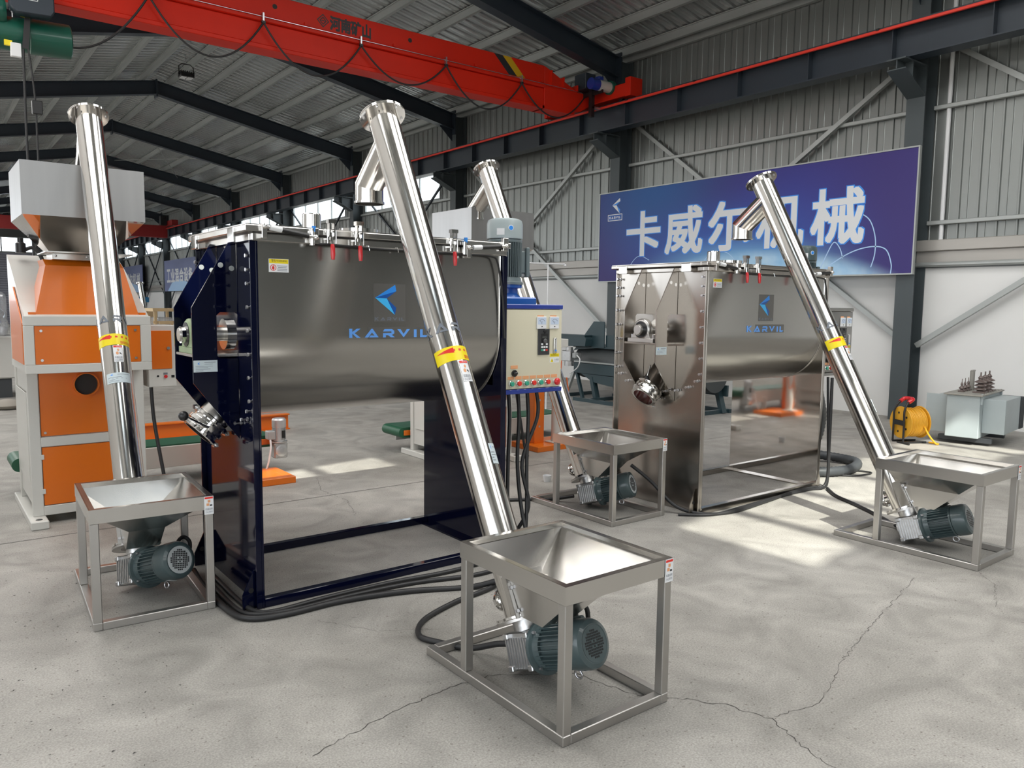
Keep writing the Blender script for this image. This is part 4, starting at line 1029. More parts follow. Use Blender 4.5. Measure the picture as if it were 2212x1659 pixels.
ca = MB(); ca.box(10.56,10.64,-.42,-.34,5.26,5.98); ca = ca.build('collector_arm', black, cr, smooth=None); MB().box(10.58,10.62,-.68,.10,5.66,5.74).build('collector_bar', black, ca, smooth=None); MB().box(10.60,10.80,-.42,-.34,5.42,5.46).build('collector_shoe', zinc, ca, smooth=None)
# festoon cable
PX = [1.15, 2.70, 4.24, 5.79, 7.37, 9.0, 10.54]; fy = -.235
MB().cyl((1.0,fy+.03,5.735), (10.5,fy+.03,5.735), .006, n=6).build('festoon_wire', zinc, cr)
for x in PX[1:-1]:
    h = MB().box(x-.012, x+.012, fy-.01, fy+.05, 5.66, 5.78).build('cable_hanger', zinc, cr, smooth=None); MB().box(x-.03, x+.03, fy-.018, fy+.018, 5.63, 5.665).build('cable_clamp', black, h, bevel=.004)
for (a, c), dp in zip(zip(PX[:-1], PX[1:]), (.55,.62,.60,.45,.58,.48)):
    za = 5.64 if a > 2 else 5.10; zb = 5.64
    pts = [(a+(c-a)*i/20, fy, za+(zb-za)*i/20-4*dp*(i/20)*(1-i/20)) for i in range(21)]
    MB().tube(pts, .014, 8).build('festoon_cable', rubber, cr, smooth=60)
# printing
cy_ = -.1612
put_text('lettering', '河南矿山', .70, .22, (5.30, cy_, 5.79), (1,0,0), (0,0,1), blackp, cr, off=.045)
k = MB(plane_matrix((5.19, cy_-.001, 5.90), (1,0,0), (0,0,1)))
for rr in (.10, .06): k.lathe([(rr-.020,0),(rr,0),(rr,.002),(rr-.020,.002)], n=4, cap0=False, cap1=False)
k.box(-.03,.03,-.006,.006,0,.001); k.build('emblem', blackp, cr, smooth=None)
flat_polys('hazard_stripe', [[(0,1),(.45,0),(.70,0),(.25,1)]], plane_matrix((8.42, cy_, 5.765), (1,0,0), (0,0,1)) @ Matrix.Diagonal((.75,.31,1,1)), blackp, cr)
flat_polys('hazard_stripe', [[(.25,1),(.70,0),(.95,0),(.5,1)]], plane_matrix((8.42, cy_, 5.765), (1,0,0), (0,0,1)) @ Matrix.Diagonal((.75,.31,1,1)), mat('hazard_yellow', (.62,.36,.01), .45), cr)
for x in (4.44, 6.71): MB().cyl((x, cy_+.002, 5.93), (x, cy_-.002, 5.93), .036, n=20).build('drain_hole', dark_in, cr)
for x in (3.3, 4.9, 6.4, 8.0, 9.5): MB().box(x-.02, x+.02, -.205, -.16, 5.76, 5.80).build('lug', cranered, cr, smooth=None)
# hoist
ho = thing('electric_hoist', 'green wire rope hoist hanging from the red crane girder', 'hoist', (1.25, 11.5, 0))
b = MB(); b.lathe([(.19,-.62),(.205,-.61),(.205,-.30),(.195,-.29),(.195,.05),(.205,.06),(.205,.50),(.185,.515)], (0,0,4.83), (1,0,.045), n=36); b.build('drum', hoistgreen, ho, smooth=30)
b = MB(); b.lathe([(.15,0),(.165,.03),(.165,.30),(.15,.34)], (-.52,-.10,5.02), (1,0,.045), n=30); b.build('hoist_motor', hoistgreen, ho, smooth=30)
b = MB(); b.prism([(-.10,4.98),(.26,5.00),(.30,5.06),(.30,5.50),(-.16,5.50),(-.16,5.04)], 'y', -.40, -.22); b.build('control_box', frame_steel, ho, bevel=.012)
lines_label((.0,-.4012,5.14), .13, .09, (1,0,0), (0,0,1), frame_steel, ho, [(0,1,0,.08,whitep),(0,1,.92,1,whitep),(0,.06,0,1,whitep),(.94,1,0,1,whitep),(.25,.45,.3,.7,whitep),(.55,.75,.3,.5,whitep)], 'emblem_plate')
b = MB(); b.box(-.10,.10,-.05,.05,4.98,5.34); b.box(-.06,.06,-.22,.22,5.22,5.30); b.build('trolley_frame', frame_steel, ho, smooth=None)
for s in (-1, 1): MB().cyl((0, .05+s*.15, 5.40), (0, .20+s*.15, 5.40), .06, n=20).build('trolley_wheel', black, ho)
MB().box(-.04,.06,-.24,-.20,4.99,5.04).build('warning_plate', yellowp, ho, smooth=None)
MB().prism([(-.04,4.62),(.03,4.62),(.06,4.98),(.0,4.98)], 'y', -.25, -.22).build('rope_guide', black, ho, smooth=None)
MB().box(-.16,-.05,-.27,-.21,4.50,4.66).build('limit_switch', whitep, ho, bevel=.006); MB().box(-.22,-.14,-.26,-.22,4.62,4.68).build('tag_plate', yellowp, ho, smooth=None)
pc = thing('hoist_pendant', 'thin black pendant cable hanging down from the green hoist', 'pendant', (1.25, 11.24, 0))
MB().tube(catmull([(-.03,0,4.6),(-.035,0,4.2),(-.04,0,3.4),(-.03,0,2.4),(-.03,0,1.45)], 6), .014, 8).build('cable', rubber, pc, smooth=60)
MB().tube(catmull([(.02,0,4.62),(.05,0,4.3),(.07,0,3.95),(.07,0,3.3),(.08,0,2.4),(.02,0,1.45)], 6), .011, 8).build('cable', rubber, pc, smooth=60)
MB().box(.03,.14,-.03,.05,3.86,4.02).build('relay_box', black, pc, bevel=.008); MB().box(-.08,.04,-.04,.04,1.20,1.45).build('button_box', yellowp, pc, bevel=.01)
fc = thing('bridge_crane', 'distant red crane further down the hall beyond the packing machine', 'crane', (0, 44.2, 0))
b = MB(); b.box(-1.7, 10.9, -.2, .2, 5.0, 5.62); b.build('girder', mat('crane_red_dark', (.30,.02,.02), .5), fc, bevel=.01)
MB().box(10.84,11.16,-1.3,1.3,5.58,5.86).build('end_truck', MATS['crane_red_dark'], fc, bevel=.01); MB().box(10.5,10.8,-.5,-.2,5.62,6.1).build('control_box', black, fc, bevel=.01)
# floodlight
fd = thing('flood_light', 'small black high-bay floodlight hanging under the roof ridge', 'lamp', (5.62, 20.47, 0))
MB().box(-.16,.16,-.14,.14,7.08,7.16).build('housing', black, fd, bevel=.015)
for i in range(7): MB().box(-.15+.05*i-.008,-.15+.05*i+.008,-.13,.13,7.16,7.22).build('heat_sink_fin', black, fd, smooth=None)
for sx in (-1, 1):
    for sy in (-1, 1): MB().box(sx*.075-.06, sx*.075+.06, sy*.06-.05, sy*.06+.05, 7.068, 7.082).build('lens', whitep, fd, smooth=None)
MB().tube([(-.17,0,7.13),(-.17,0,7.34),(-.1,0,7.40),(.1,0,7.40),(.17,0,7.34),(.17,0,7.13)], .012, 8).build('yoke', black, fd); MB().cyl((0,0,7.40),(0,0,7.64),.008,n=8).build('hanger_rod', zinc, fd)

# ================================================================== PACKING MACHINES
def make_packer(label, loc):
    t = thing('packing_machine', label, 'packing machine', loc)
    # local: x 0..0.76, y 0 = lower body front
    W_ = .76
    z1 = 1.10
    for x in (0, W_-.07):
        for y in (0, .74): MB().box(x, x+.07, y, y+.06, .06, z1).build('frame_post', cream, t, bevel=.004)
    for z in (.06, .56): MB().box(.07, W_-.07, 0, .05, z, z+.07).build('frame_rail', cream, t, bevel=.004)
    MB().box(.07, W_-.07, .75, .80, .06, .13).build('frame_rail', cream, t, bevel=.004)
    MB().box(.012, W_-.012, .03, .78, .13, 1.10).build('body', cream, t, smooth=None)
    p = MB().box(.075, W_-.075, .012, .03, .635, 1.12).build('front_panel', orange, t, bevel=.002)
    d = MB().box(.075, W_-.075, .004, .03, .135, .555).build('door', orange, t, bevel=.002)
    for z in (.22, .47): MB().box(.062,.085,-.006,.01,z,z+.035).build('hinge', cream, d, bevel=.002)
    for x in (.10, W_-.10): MB().cyl((x,.012,.66),(x,.006,.66),.009,n=12).build('screw', zinc, p)
    k = MB(); k.ring((.37,-.03,1.0), (0,1,0), .085, .077, .06); k.build('air_port', orange, t, smooth=30); MB().cyl((.37,.012,1.0),(.37,.008,1.0),.078,n=28).build('port_hole', dark_in, t)
    # feet
    for x in (-.03, W_-.08): 
        f_ = MB().box(x, x+.11, -.16, .95, 0, .06).build('foot', cream, t, bevel=.006)
        MB().cyl((x+.055,-.10,.060),(x+.055,-.10,.0615),.022,n=16).build('bolt_hole', black, f_)
    for x in (-.004, W_): MB().box(x, x+.006, .06, .70, .30, .95).build('side_panel', cream, t, bevel=.002)
    # upper cabinet, overhanging to the front
    yf = -.28; xa, xb = -.03, .76
    c = MB(); z0, z1 = 1.11, 1.50
    c.prism([(yf, z0), (yf, z1), (yf+.75, 1.86), (yf+.98, 1.95), (yf+.98, z0)], 'x', xa+.01, xb-.01); c.build('upper_body', cream, t, smooth=None)
    c = MB(); c.box(xa, xb, yf-.012, yf+.03, z1-.065, z1); c.box(xa, xb, yf-.012, yf+.03, z0, z0+.06); c.box(xa, xa+.06, yf-.012, yf+.03, z0+.06, z1-.065); c.box(xb-.07, xb, yf-.012, yf+.03, z0+.06, z1-.065)
    c.build('upper_frame', cream, t, bevel=.003)
    p = MB().box(xa+.062, xb-.072, yf-.006, yf+.01, z0+.062, z1-.067).build('cover_panel', orange, t, bevel=.002)
    for x in (xa+.10, xb-.105):
        for z in (z0+.09, z1-.10): MB().cyl((x,yf-.006,z),(x,yf-.013,z),.009,n=12).build('screw', zinc, p)
    for x in (xa-.002, xb+.002-.006):
        q = MB(); q.prism([(yf+.06,z0+.06),(yf+.06,z1-.05),(yf+.52,1.70),(yf+.80,1.70),(yf+.80,z0+.06)], 'x', x, x+.008); q.build('side_cover', orange, t, smooth=None)
    # orange hood
    h = MB(); y0 = yf+.02
    h.add([(.045,y0,1.50),(.690,y0,1.50),(.690,y0+.45,1.50),(.045,y0+.45,1.50),(.125,y0+.06,1.845),(.610,y0+.06,1.845),(.610,y0+.38,1.845),(.125,y0+.38,1.845),(.115,y0+.10,1.885),(.600,y0+.12,1.885),(.600,y0+.38,1.885),(.115,y0+.38,1.885)],
          [(0,1,5,4),(1,2,6,5),(2,3,7,6),(3,0,4,7),(4,5,9,8),(5,6,10,9),(6,7,11,10),(7,4,8,11),(8,9,10,11),(0,3,2,1)])
    h.build('hood', orange, t, smooth=None)
    for x in (.005, .690): MB().box(x, x+.045, y0, y0+.30, 1.50, 1.525).build('hood_flange', orange, t, smooth=None)
    MB().box(.17, .58, y0+.06, y0+.36, 1.885, 1.93).build('neck', sheet_steel, t, bevel=.003); MB().box(.12, .66, y0-.02, y0+.42, 1.930, 1.938).build('neck_plate', sheet_steel, t, smooth=None)
    for x in (.19, .38): MB().sphere((x, y0+.057, 1.91), .008, 8, 6).build('screw', zinc, t)
    # stainless surge hopper
    hx0, hx1, hy0, hy1 = -.012, .735, yf-.07, yf+.62
    MB().frustum((hx0,hx1,hy0,hy1), 2.515, (hx0,hx1,hy0,hy1), 2.165).build('hopper_box', hopper_steel, t, smooth=None)
    MB().frustum((hx0,hx1,hy0,hy1), 2.166, (.18,.55,y0+.25,y0+.42), 1.938).build('hopper_cone', mirror_steel, t, smooth=None)
    # black air fitting on the back
    k = MB(); k.lathe([(.035,0),(.035,.07),(.02,.08),(.02,.11)], (.06,.56,1.96), n=16); k = k.build('air_filter', black, t, smooth=30); MB().tube(catmull([(.08,.56,1.98),(.14,.56,2.0),(.19,.54,1.93),(.21,.53,1.80)], 6), .014, 8).build('air_hose', rubber, k, smooth=60)
    # swing-out switch box
    sx0, sx1 = .80, 1.00; sy = .0
    s = MB().box(sx0, sx1, sy, sy+.30, .95, 1.425).build('switch_box', cream, t, bevel=.004)
    MB().box(sx0+.02, sx1-.03, sy-.006, sy, 1.09, 1.385).build('box_door', orange, s, bevel=.002); MB().cyl((sx1-.055,sy-.006,1.25),(sx1-.055,sy-.014,1.25),.012,n=14).build('door_lock', zinc, s)
    MB().cyl((.865,sy,1.035),(.865,sy-.004,1.035),.008,n=12).build('socket_hole', black, s); MB().cyl((.92,sy,1.03),(.92,sy-.010,1.03),.013,n=16).build('stop_button', red, s); MB().box(.905,.935,sy-.002,sy,1.045,1.06).build('button_tag', greyp, s, smooth=None); MB().box(.962,.985,sy-.003,sy,1.02,1.04).build('socket', black, s, smooth=None)
    MB().box(W_-.02, sx0+.02, sy+.10, sy+.16, 1.15, 1.22).build('swing_arm', cream, t, bevel=.003)
    MB().tube(catmull([(.82,.03,.95),(.83,.02,.7),(.86,-.02,.4),(.90,-.05,.1),(.92,-.08,.02)], 6), .014, 8).build('supply_cable', rubber, t, smooth=60)
    return t
pk1 = make_packer('orange and white packing machine with stainless hopper on top, behind the left feeder', (.612, 6.38, 0))
pk2 = copy_tree(pk1); pk2.location = (4.17, 6.38, 0); pk2['label'] = 'orange and white packing machine half hidden behind the navy mixer\'s control cabinet'

def make_conveyor(label, loc, xa, xb, z):
    t = thing('belt_conveyor', label, 'conveyor', loc); wd = .42
    def band(r, y0, y1):
        n = 12; pr = [(xa+r*math.cos(a), z-.055+r*math.sin(a)) for a in [PI/2+PI*i/n for i in range(n+1)]] + [(xb+r*math.cos(a), z-.055+r*math.sin(a)) for a in [-PI/2+PI*i/n for i in range(n+1)]]
        return MB().prism(pr, 'y', y0, y1)
    band(.055, .02, wd-.02).build('belt', belt, t, smooth=40)
    for y in (0, wd-.02):
        MB().box(xa+.12, xb-.12, y, y+.02, z-.20, z-.012).build('side_rail', cream, t, bevel=.004)
        for x in (xa, xb): MB().box(min(x, x+.12 if x == xa else x-.12), max(x, x+.12 if x == xa else x-.12), y+.003, y+.017, z-.085, z-.03).build('tension_block', orange, t, bevel=.004)
        for x in (xa+.45, xb-.5): MB().box(x, x+.05, y-.02, y+.03, 0, z-.12).build('leg', cream, t, bevel=.004)
    return t
def gear_motor(t, x, y, z):
    g = MB().box(x-.065, x+.065, y-.05, y+.05, z-.075, z+.075).build('gearbox', alu, t, bevel=.012)
    MB().lathe([(.055,0),(.055,.012),(.040,.016)], (x,y-.05,z), (0,-1,0), n=24).build('gearbox_cover', alu, g, smooth=30); MB().lathe([(.022,.012),(.022,.02)], (x,y-.05,z), (0,-1,0), n=16).build('shaft_end', zinc, g)
    m = MB(); m.lathe([(.075,.075),(.075,.088),(.055,.092),(.055,.22)], (x,y,z), n=28)
    for i in range(20):
        a = 2*PI*i/20; m.bar((x+.055*math.cos(a),y+.055*math.sin(a),z+.10), (x+.055*math.cos(a),y+.055*math.sin(a),z+.215), .004, .016, (math.cos(a),math.sin(a),0))
    m = m.build('motor', alu, t, smooth=30); MB().lathe([(.064,.22),(.066,.23),(.066,.29),(.055,.305)], (x,y,z), n=28).build('fan_cover', mat('silver_paint', (.55,.55,.56), .35, .6), m, smooth=30)
    MB().box(x-.12,x-.05,y-.045,y+.045,z+.11,z+.19).build('terminal_box', greypaint, m, bevel=.006); MB().box(x+.01,x+.035,y-.067,y-.055,z+.12,z+.19).build('rating_plate', black, m, smooth=None)
    MB().tube(catmull([(x-.10,y-.04,z+.11),(x-.11,y-.07,z+.02),(x-.16,y-.09,z-.15),(x-.22,y-.07,.03),(x-.30,y-.05,.02)], 8), .009, 8).build('cable', whitep, m, smooth=60)
cv1 = make_conveyor('green belt conveyor with cream side rails running under the orange packing machine', (0, 7.22, 0), .62, 2.68, .345); gear_motor(cv1, 2.72, -.06, .21)
cv2 = make_conveyor('green belt conveyor end poking out between the navy mixer legs', (3.40, 7.22, 0), .72, 3.0, .29)
def make_stand(label, loc, dx=0):
    t = thing('sewing_stand', label, 'stand', loc)
    b = MB(); b.box(-.40,.20,-.09,.0,0,.06); b.box(-.40,.20,.32,.40,0,.06); b.box(-.40,-.32,.0,.32,0,.06); b.box(.12,.20,.0,.32,0,.06); b.box(-.32,.12,0,.32,.03,.06); b.build('base', orange, t, bevel=.004)
    D_ = Matrix.Translation((dx,0,0)); b = MB(D_); b.box(-.28,-.14,.12,.14,.06,1.25); b.box(-.28,-.26,.14,.26,.06,1.25); b.box(-.16,-.14,.14,.26,.06,1.25); b.build('column', orange, t, bevel=.003)
    for z in (.25, .55, .85): MB(D_).cyl((-.21,.120,z),(-.21,.116,z),.012,n=12).build('bolt', zinc, t)
    MB(D_).cyl((-.02,.05,.06),(-.02,.05,1.15),.055,n=28).build('pole', cream, t, smooth=30); MB(D_).box(-.11,.07,-.04,.14,.06,.075).build('pole_plate', cream, t, bevel=.003)
    MB(D_).box(-.42,.12,.02,.26,1.15,1.24).build('table_arm', cream, t, bevel=.004)
    MB(D_).tube(catmull([(.0,.0,1.0),(-.03,-.03,.75),(.02,-.04,.5),(.10,-.03,.42),(.12,.0,.6),(.11,.03,.8)], 8), .007, 8).build('air_hose', mat('orange_hose', (.70,.13,.03), .4), t, smooth=60)
    return t
st1 = make_stand('orange floor stand base beside the silver gear motor, mostly hidden by the navy mixer', (2.46, 6.70, 0), -.20)
st2 = make_stand('orange column and white pole stand behind the navy mixer\'s control cabinet', (5.78, 6.58, 0))
ib = thing('steel_beam', 'orange painted steel beam lying on the floor behind the navy mixer', 'beam', (1.7, 9.6, 0))
b = MB(); b.box(0,2.07,-.06,.06,0,.016); b.box(0,2.07,-.06,.06,.184,.20); b.box(0,2.07,-.005,.005,.016,.184); b.build('beam_section', orange, ib, bevel=.002)
# ================================================================== TRANSFORMER, REEL, OTHER THINGS BY THE WALL
tf = thing('transformer', 'grey power transformer with brown insulators standing by the right wall', 'transformer', (9.98, 3.84, 0), math.radians(8))
# local: near corner at the origin, x away to the right wall, y along the hall
MB().box(0,.98,0,.36,.09,.60).build('tank', trgrey, tf, bevel=.006)
MB().box(-.03,1.01,-.03,.39,.60,.618).build('cover', dusty, tf, bevel=.004)
for x in (.10, .72): MB().box(x,x+.07,-.12,.46,.03,.09).build('skid', trdark, tf, bevel=.004)
for i in range(8): MB().cyl((.06+.12*i,-.018,.618),(.06+.12*i,-.018,.630),.008,n=6).build('bolt', dusty, tf)
for x in (.02, .92): MB().prism([(x,.50),(x+.045,.50),(x+.045,.60),(x+.022,.625),(x,.60)], 'y', -.02, 0).build('lifting_lug', trgrey, tf, smooth=None)
rd = MB().box(.14,.86,-.24,0,.15,.56).build('radiator_header', trgrey, tf, bevel=.004)
for i in range(7): MB().box(.872+.030*i,.880+.030*i,-.25,-.01,.15,.545).build('radiator_fin', trdark, rd, smooth=None)
rb = MB().box(.16,.84,.36,.56,.14,.56).build('radiator_header', trgrey, tf, bevel=.004)
MB().box(.13,.135,.36,.62,.12,.585).build('radiator_fin', trgrey, rb, smooth=None)
def insulator(x, y, r, h, n):
    pr = [(r*.9,0),(r*.9,.02)]; z = .03
    for i in range(n): pr += [(r*.55,z),(r*1.5,z+.012),(r*1.35,z+.022),(r*.55,z+.04)]; z += (h-.07)/n
    pr += [(r*.5,h-.03),(r*.7,h-.02),(r*.45,h),(r*.2,h+.01),(r*.18,h+.05),(.001,h+.052)]
    o = MB().lathe(pr, (x,y,.618), n=20).build('insulator', porcelain, tf, smooth=35)
    MB().box(x-r*1.5,x+r*1.5,y-r*1.5,y+r*1.5,.618,.636).build('insulator_clamp', porcelain, o, bevel=.004)
for i in range(3): insulator(.30+.20*i, .08, .045, .20, 3)
for i in range(3): insulator(.26+.14*i, .27, .022, .11, 1)
MB().cyl((.62,.25,.618),(.62,.25,.86),.028,n=16).build('filler_pipe', dusty, tf); MB().box(.59,.70,.235,.265,.85,.87).build('filler_cap', dusty, tf, bevel=.004)
t2 = thing('metal_panel', 'pale grey metal panel standing at the transformer\'s right end', 'panel', (10.42, 3.02, 0), math.radians(8))
MB().box(0,.55,-.04,.0,.10,.66).build('panel_sheet', trgrey, t2, bevel=.004); MB().box(.05,.50,-.08,.06,0,.10).build('panel_foot', trdark, t2, bevel=.004)

rl = thing('cable_reel', 'yellow cable reel with black stand and red grip on the floor', 'cable reel', (9.60, 4.46, 0), math.radians(-25))
# local: drum axis along x
for x in (-.13, .13): 
    q = MB(); q.lathe([(.19,-.006),(.195,0),(.19,.006)], (x,0,.25), (1,0,0), n=36); q.build('drum_flange', yellowc, rl, smooth=30)
    for i in range(5): a = 2*PI*i/5; MB().cyl((x-.009,.12*math.cos(a),.25+.12*math.sin(a)),(x+.009,.12*math.cos(a),.25+.12*math.sin(a)),.014,n=10).build('flange_hole', black, rl)
pts = []
for i in range(11*16):
    a = 2*PI*i/16; pts.append((-.115+.23*i/(11*16), (.165+.006*math.sin(i*.37))*math.cos(a), .25+(.165+.006*math.cos(i*.23))*math.sin(a)))
MB().tube(pts, .012, 7).build('cable_winding', yellowc, rl, smooth=60); MB().cyl((-.12,0,.25),(.12,0,.25),.15,n=28).build('drum_core', yellowc, rl)
MB().tube(catmull([(.05,-.18,.22),(.10,-.20,.12),(.17,-.24,.02),(.22,-.22,.014),(.18,-.12,.014)], 8), .011, 8).build('loose_cable', yellowc, rl, smooth=60)
for x in (-.165,):
    MB().tube(catmull([(x,-.20,.012),(x,.0,.012)],2)+[Vector((x,.0,.02))], .012, 8).build('stand_foot', black, rl)
for y in (-.09, .09):
    MB().tube(catmull([(-.16,y,.012),(-.16,y,.25),(-.16,y*.95,.40),(-.10,y*.8,.50),(-.03,y*.75,.52)], 6), .012, 8).build('stand_leg', black, rl, smooth=60)
    MB().tube([(-.16,y,.012),(.16,y,.012)], .012, 8).build('stand_foot', black, rl)
MB().box(-.172,-.148,-.09,.09,.22,.28).build('stand_plate', black, rl, bevel=.004)
MB().tube(catmull([(-.10,-.07,.50),(-.04,-.07,.535),(-.02,0,.54),(-.04,.07,.535),(-.10,.07,.50)], 6), .024, 10).build('grip', red, rl, smooth=60)

hs = thing('suction_hose', 'thick grey corrugated hose coiled behind the stainless mixer', 'hose', (0,0,0))
P = catmull([(6.72,4.02,1.0),(7.0,4.15,.80),(7.25,4.25,.5),(7.2,4.3,.22),(7.0,4.4,.07),(6.8,4.25,.05),(6.85,4.0,.05),(7.2,3.9,.05),(7.6,4.05,.05),(7.62,4.35,.06),(7.3,4.6,.10),(6.9,4.6,.05)], 16)
MB().tube(P, [.043 if i % 2 else .049 for i in range(len(P))], 12).build('hose_body', hosem, hs, smooth=60)
w_ = MB().tube(catmull([(7.0,3.95,.012),(7.15,3.8,.012),(7.4,3.78,.012),(7.35,3.95,.012),(7.1,4.02,.012)], 8), .008, 8).build('loose_wire', rubber, hs, smooth=60)

# ------------------------------------------------------------------ dark teal machine behind
tm_ = thing('chute_conveyor', 'dark teal chute conveyor on angled legs behind the cream cabinet', 'conveyor', (9.3, 9.6, 0))
# local: runs along -y (towards the stainless mixer); x to the wall
for x in (0, .72):
    MB().prism([(.75,.82),(.65,.85),(.16,1.36),(-.08,1.36),(-.10,1.34),(-.10,.92),(.55,.86)], 'x', x, x+.02).build('side_plate', teal, tm_, smooth=None)
MB().prism([(-.10,.92),(-.10,1.13),(-1.6,1.16),(-1.6,.95)], 'x', .04, .06).build('rear_plate', teal, tm_, smooth=None)
MB().prism([(-.10,.92),(-.10,1.36),(-1.6,1.38),(-1.6,.95)], 'x', .70, .72).build('rear_plate', teal, tm_, smooth=None)
MB().box(.02,.72,-1.6,.7,.90,.93).build('chute_floor', teal, tm_, smooth=None)
b = MB(); b.prism([(1.25,.90),(.20,.93),(.18,1.05),(.22,1.11),(1.25,1.10)], 'x', -.16, .02); b.build('feed_tray', teal, tm_, bevel=.004)
MB().box(-.17,.0,.20,1.3,1.10,1.125).build('tray_lip', teal, tm_, smooth=None)
k = MB(); k.cyl((.26,.62,.64),(.26,-2.25,.62),.29,n=36); k.build('screen_drum', mat('drum_grey', (.055,.062,.064), .5), tm_, smooth=30)
MB().box(-.06,-.02,-2.25,.62,.64,.665).build('rail_edge', purlinm, tm_, smooth=None)
MB().box(-.05,.02,-2.25,.60,.45,.63).build('rail', teal, tm_, bevel=.004)
MB().prism([(.40,.45),(-2.25,.43),(-2.25,.26),(-.30,.28),(.10,.32)], 'x', -.06, -.02).build('skirt', teal, tm_, smooth=None)
MB().prism([(.40,.45),(-2.25,.43),(-2.25,.26),(-.30,.28),(.10,.32)], 'x', .54, .58).build('skirt', teal, tm_, smooth=None)
for y in (.14, -2.1):
    MB().bar((-.02,y,.40), (-.02,y-.12,0), .10, .07).build('leg', teal, tm_, smooth=None); MB().bar((.50,y,.40), (.50,y-.12,0), .10, .07).build('leg', teal, tm_, smooth=None)
MB().bar((.0,.56,.45), (.0,.40,.0), .05, .05).build('leg', teal, tm_, smooth=None); MB().bar((-.02,.62,.46), (-.04,.82,.0), .06, .05).build('leg', purlinm, tm_, smooth=None)
for x in (-.33, .62): MB().box(x,x+.06,-2.25,.30,0,.06).build('base_beam', teal, tm_, smooth=None)
for y in (.0, -2.16): MB().box(-.27,.62,y-.06,y,.0,.06).build('base_beam', teal, tm_, smooth=None)
MB().box(-.27,.62,.80,.86,0,.06).build('base_beam', teal, tm_, smooth=None)
g = MB().box(-.46,-.36,.24,.46,.68,.86).build('gear_motor', alu, tm_, bevel=.01); MB().cyl((-.40,.33,.86),(-.40,.33,.92),.06,n=24).build('fan_cover', alu, g, smooth=30); MB().cyl((-.40,.33,.68),(-.40,.33,.60),.08,n=24).build('motor_end', alu, g, smooth=30); MB().box(-.44,-.36,.14,.22,.74,.83).build('terminal_box', greypaint, g, bevel=.01)
MB().box(-.36,-.16,.28,.40,.72,.82).build('motor_arm', alu, g, bevel=.01)
MB().tube(catmull([(-.40,.14,.79),(-.40,.06,.72),(-.40,.12,.58),(-.38,.34,.46)], 8), .010, 8).build('cable', whitep, g, smooth=60)
tp = thing('tee_pole', 'thin white tee-shaped pole standing behind the blue gearbox motor', 'pole', (7.606, 9.0, 0))
MB().cyl((0,0,.02),(0,0,2.24),.010,n=8).build('post', whitep, tp); MB().cyl((-.42,0,2.24),(.33,0,2.25),.013,n=8).build('cross_arm', whitep, tp); MB().sphere((.34,0,2.235),.022,10,6).build('hook', whitep, tp); MB().lathe([(.18,0),(.18,.02)], n=20).build('foot', whitep, tp)

# ------------------------------------------------------------------ far clutter
cr1 = thing('wooden_crate', 'open pine crate frame in the far hall behind the switch box', 'crate', (4.50, 19.6, 0))
for x in (0, .46):
    for y in (0, .8): MB().box(x,x+.06,y,y+.06,0,1.45).build('corner_post', wood, cr1, smooth=None)
for z in (0, .48, .96, 1.39):
    for y in (-.02, .82): MB().box(-.03,.55,y,y+.02,z,z+.07).build('slat', wood, cr1, smooth=None)
    for x in (-.02, .50): MB().box(x,x+.02,0,.86,z,z+.07).build('slat', wood, cr1, smooth=None)
MB().box(.08,.44,.1,.74,.10,1.25).build('wrapped_load', film, cr1, bevel=.03)
cr2 = thing('wooden_crate', 'smaller pine crate frame in front of the cardboard box, far hall', 'crate', (4.35, 18.4, 0))
for x in (0, .34):
    for y in (0, .5): MB().box(x,x+.05,y,y+.05,0,1.18).build('corner_post', wood, cr2, smooth=None)
for z in (.0, .40, .78, 1.12):
    for y in (-.02, .53): MB().box(-.03,.42,y,y+.02,z,z+.06).build('slat', wood, cr2, smooth=None)
bx_ = thing('cardboard_box', 'brown cardboard box standing in the far hall beside the pine crates', 'box', (4.40, 21.2, 0))
MB().box(0,.55,0,.5,0,1.38).build('carton_body', carton, bx_, bevel=.01); MB().box(.26,.29,-.002,.502,0,1.382).build('tape', mat('tape', (.5,.4,.25), .3), bx_, smooth=None)
bm1 = thing('press_frame', 'blue steel press frame far away beside the last column', 'machine', (6.55, 33, 0))
MB().box(0,.82,-.2,.2,1.60,1.80).build('crosshead', bluepaint, bm1, bevel=.02)
for x in (.08, .46): MB().box(x,x+.16,-.15,.15,.2,1.6).build('column', bluepaint, bm1, bevel=.02)
MB().box(-.05,.85,-.3,.3,0,.2).build('base', bluepaint, bm1, bevel=.02)
ff = thing('screw_feeder', 'small distant screw feeder tube in front of the far blue banner', 'screw feeder', (6.05, 27.0, 0))
MB().cyl((0,0,.3),(-.12,.55,2.2),.075,n=20).build('pipe', pipe_steel, ff, smooth=30); MB().lathe([(.12,0),(.12,.03)], (-.12,.55,2.2), (-.06,.28,.96), n=24).build('top_flange', weld_steel, ff, smooth=30)
for x in (-.3,.26):
    for y in (-.7,.0): MB().box(x,x+.04,y,y+.04,0,.55).build('leg', brush_steel, ff, smooth=None)
MB().box(-.3,.3,-.7,.04,.55,.62).build('rim', brush_steel, ff, smooth=None)
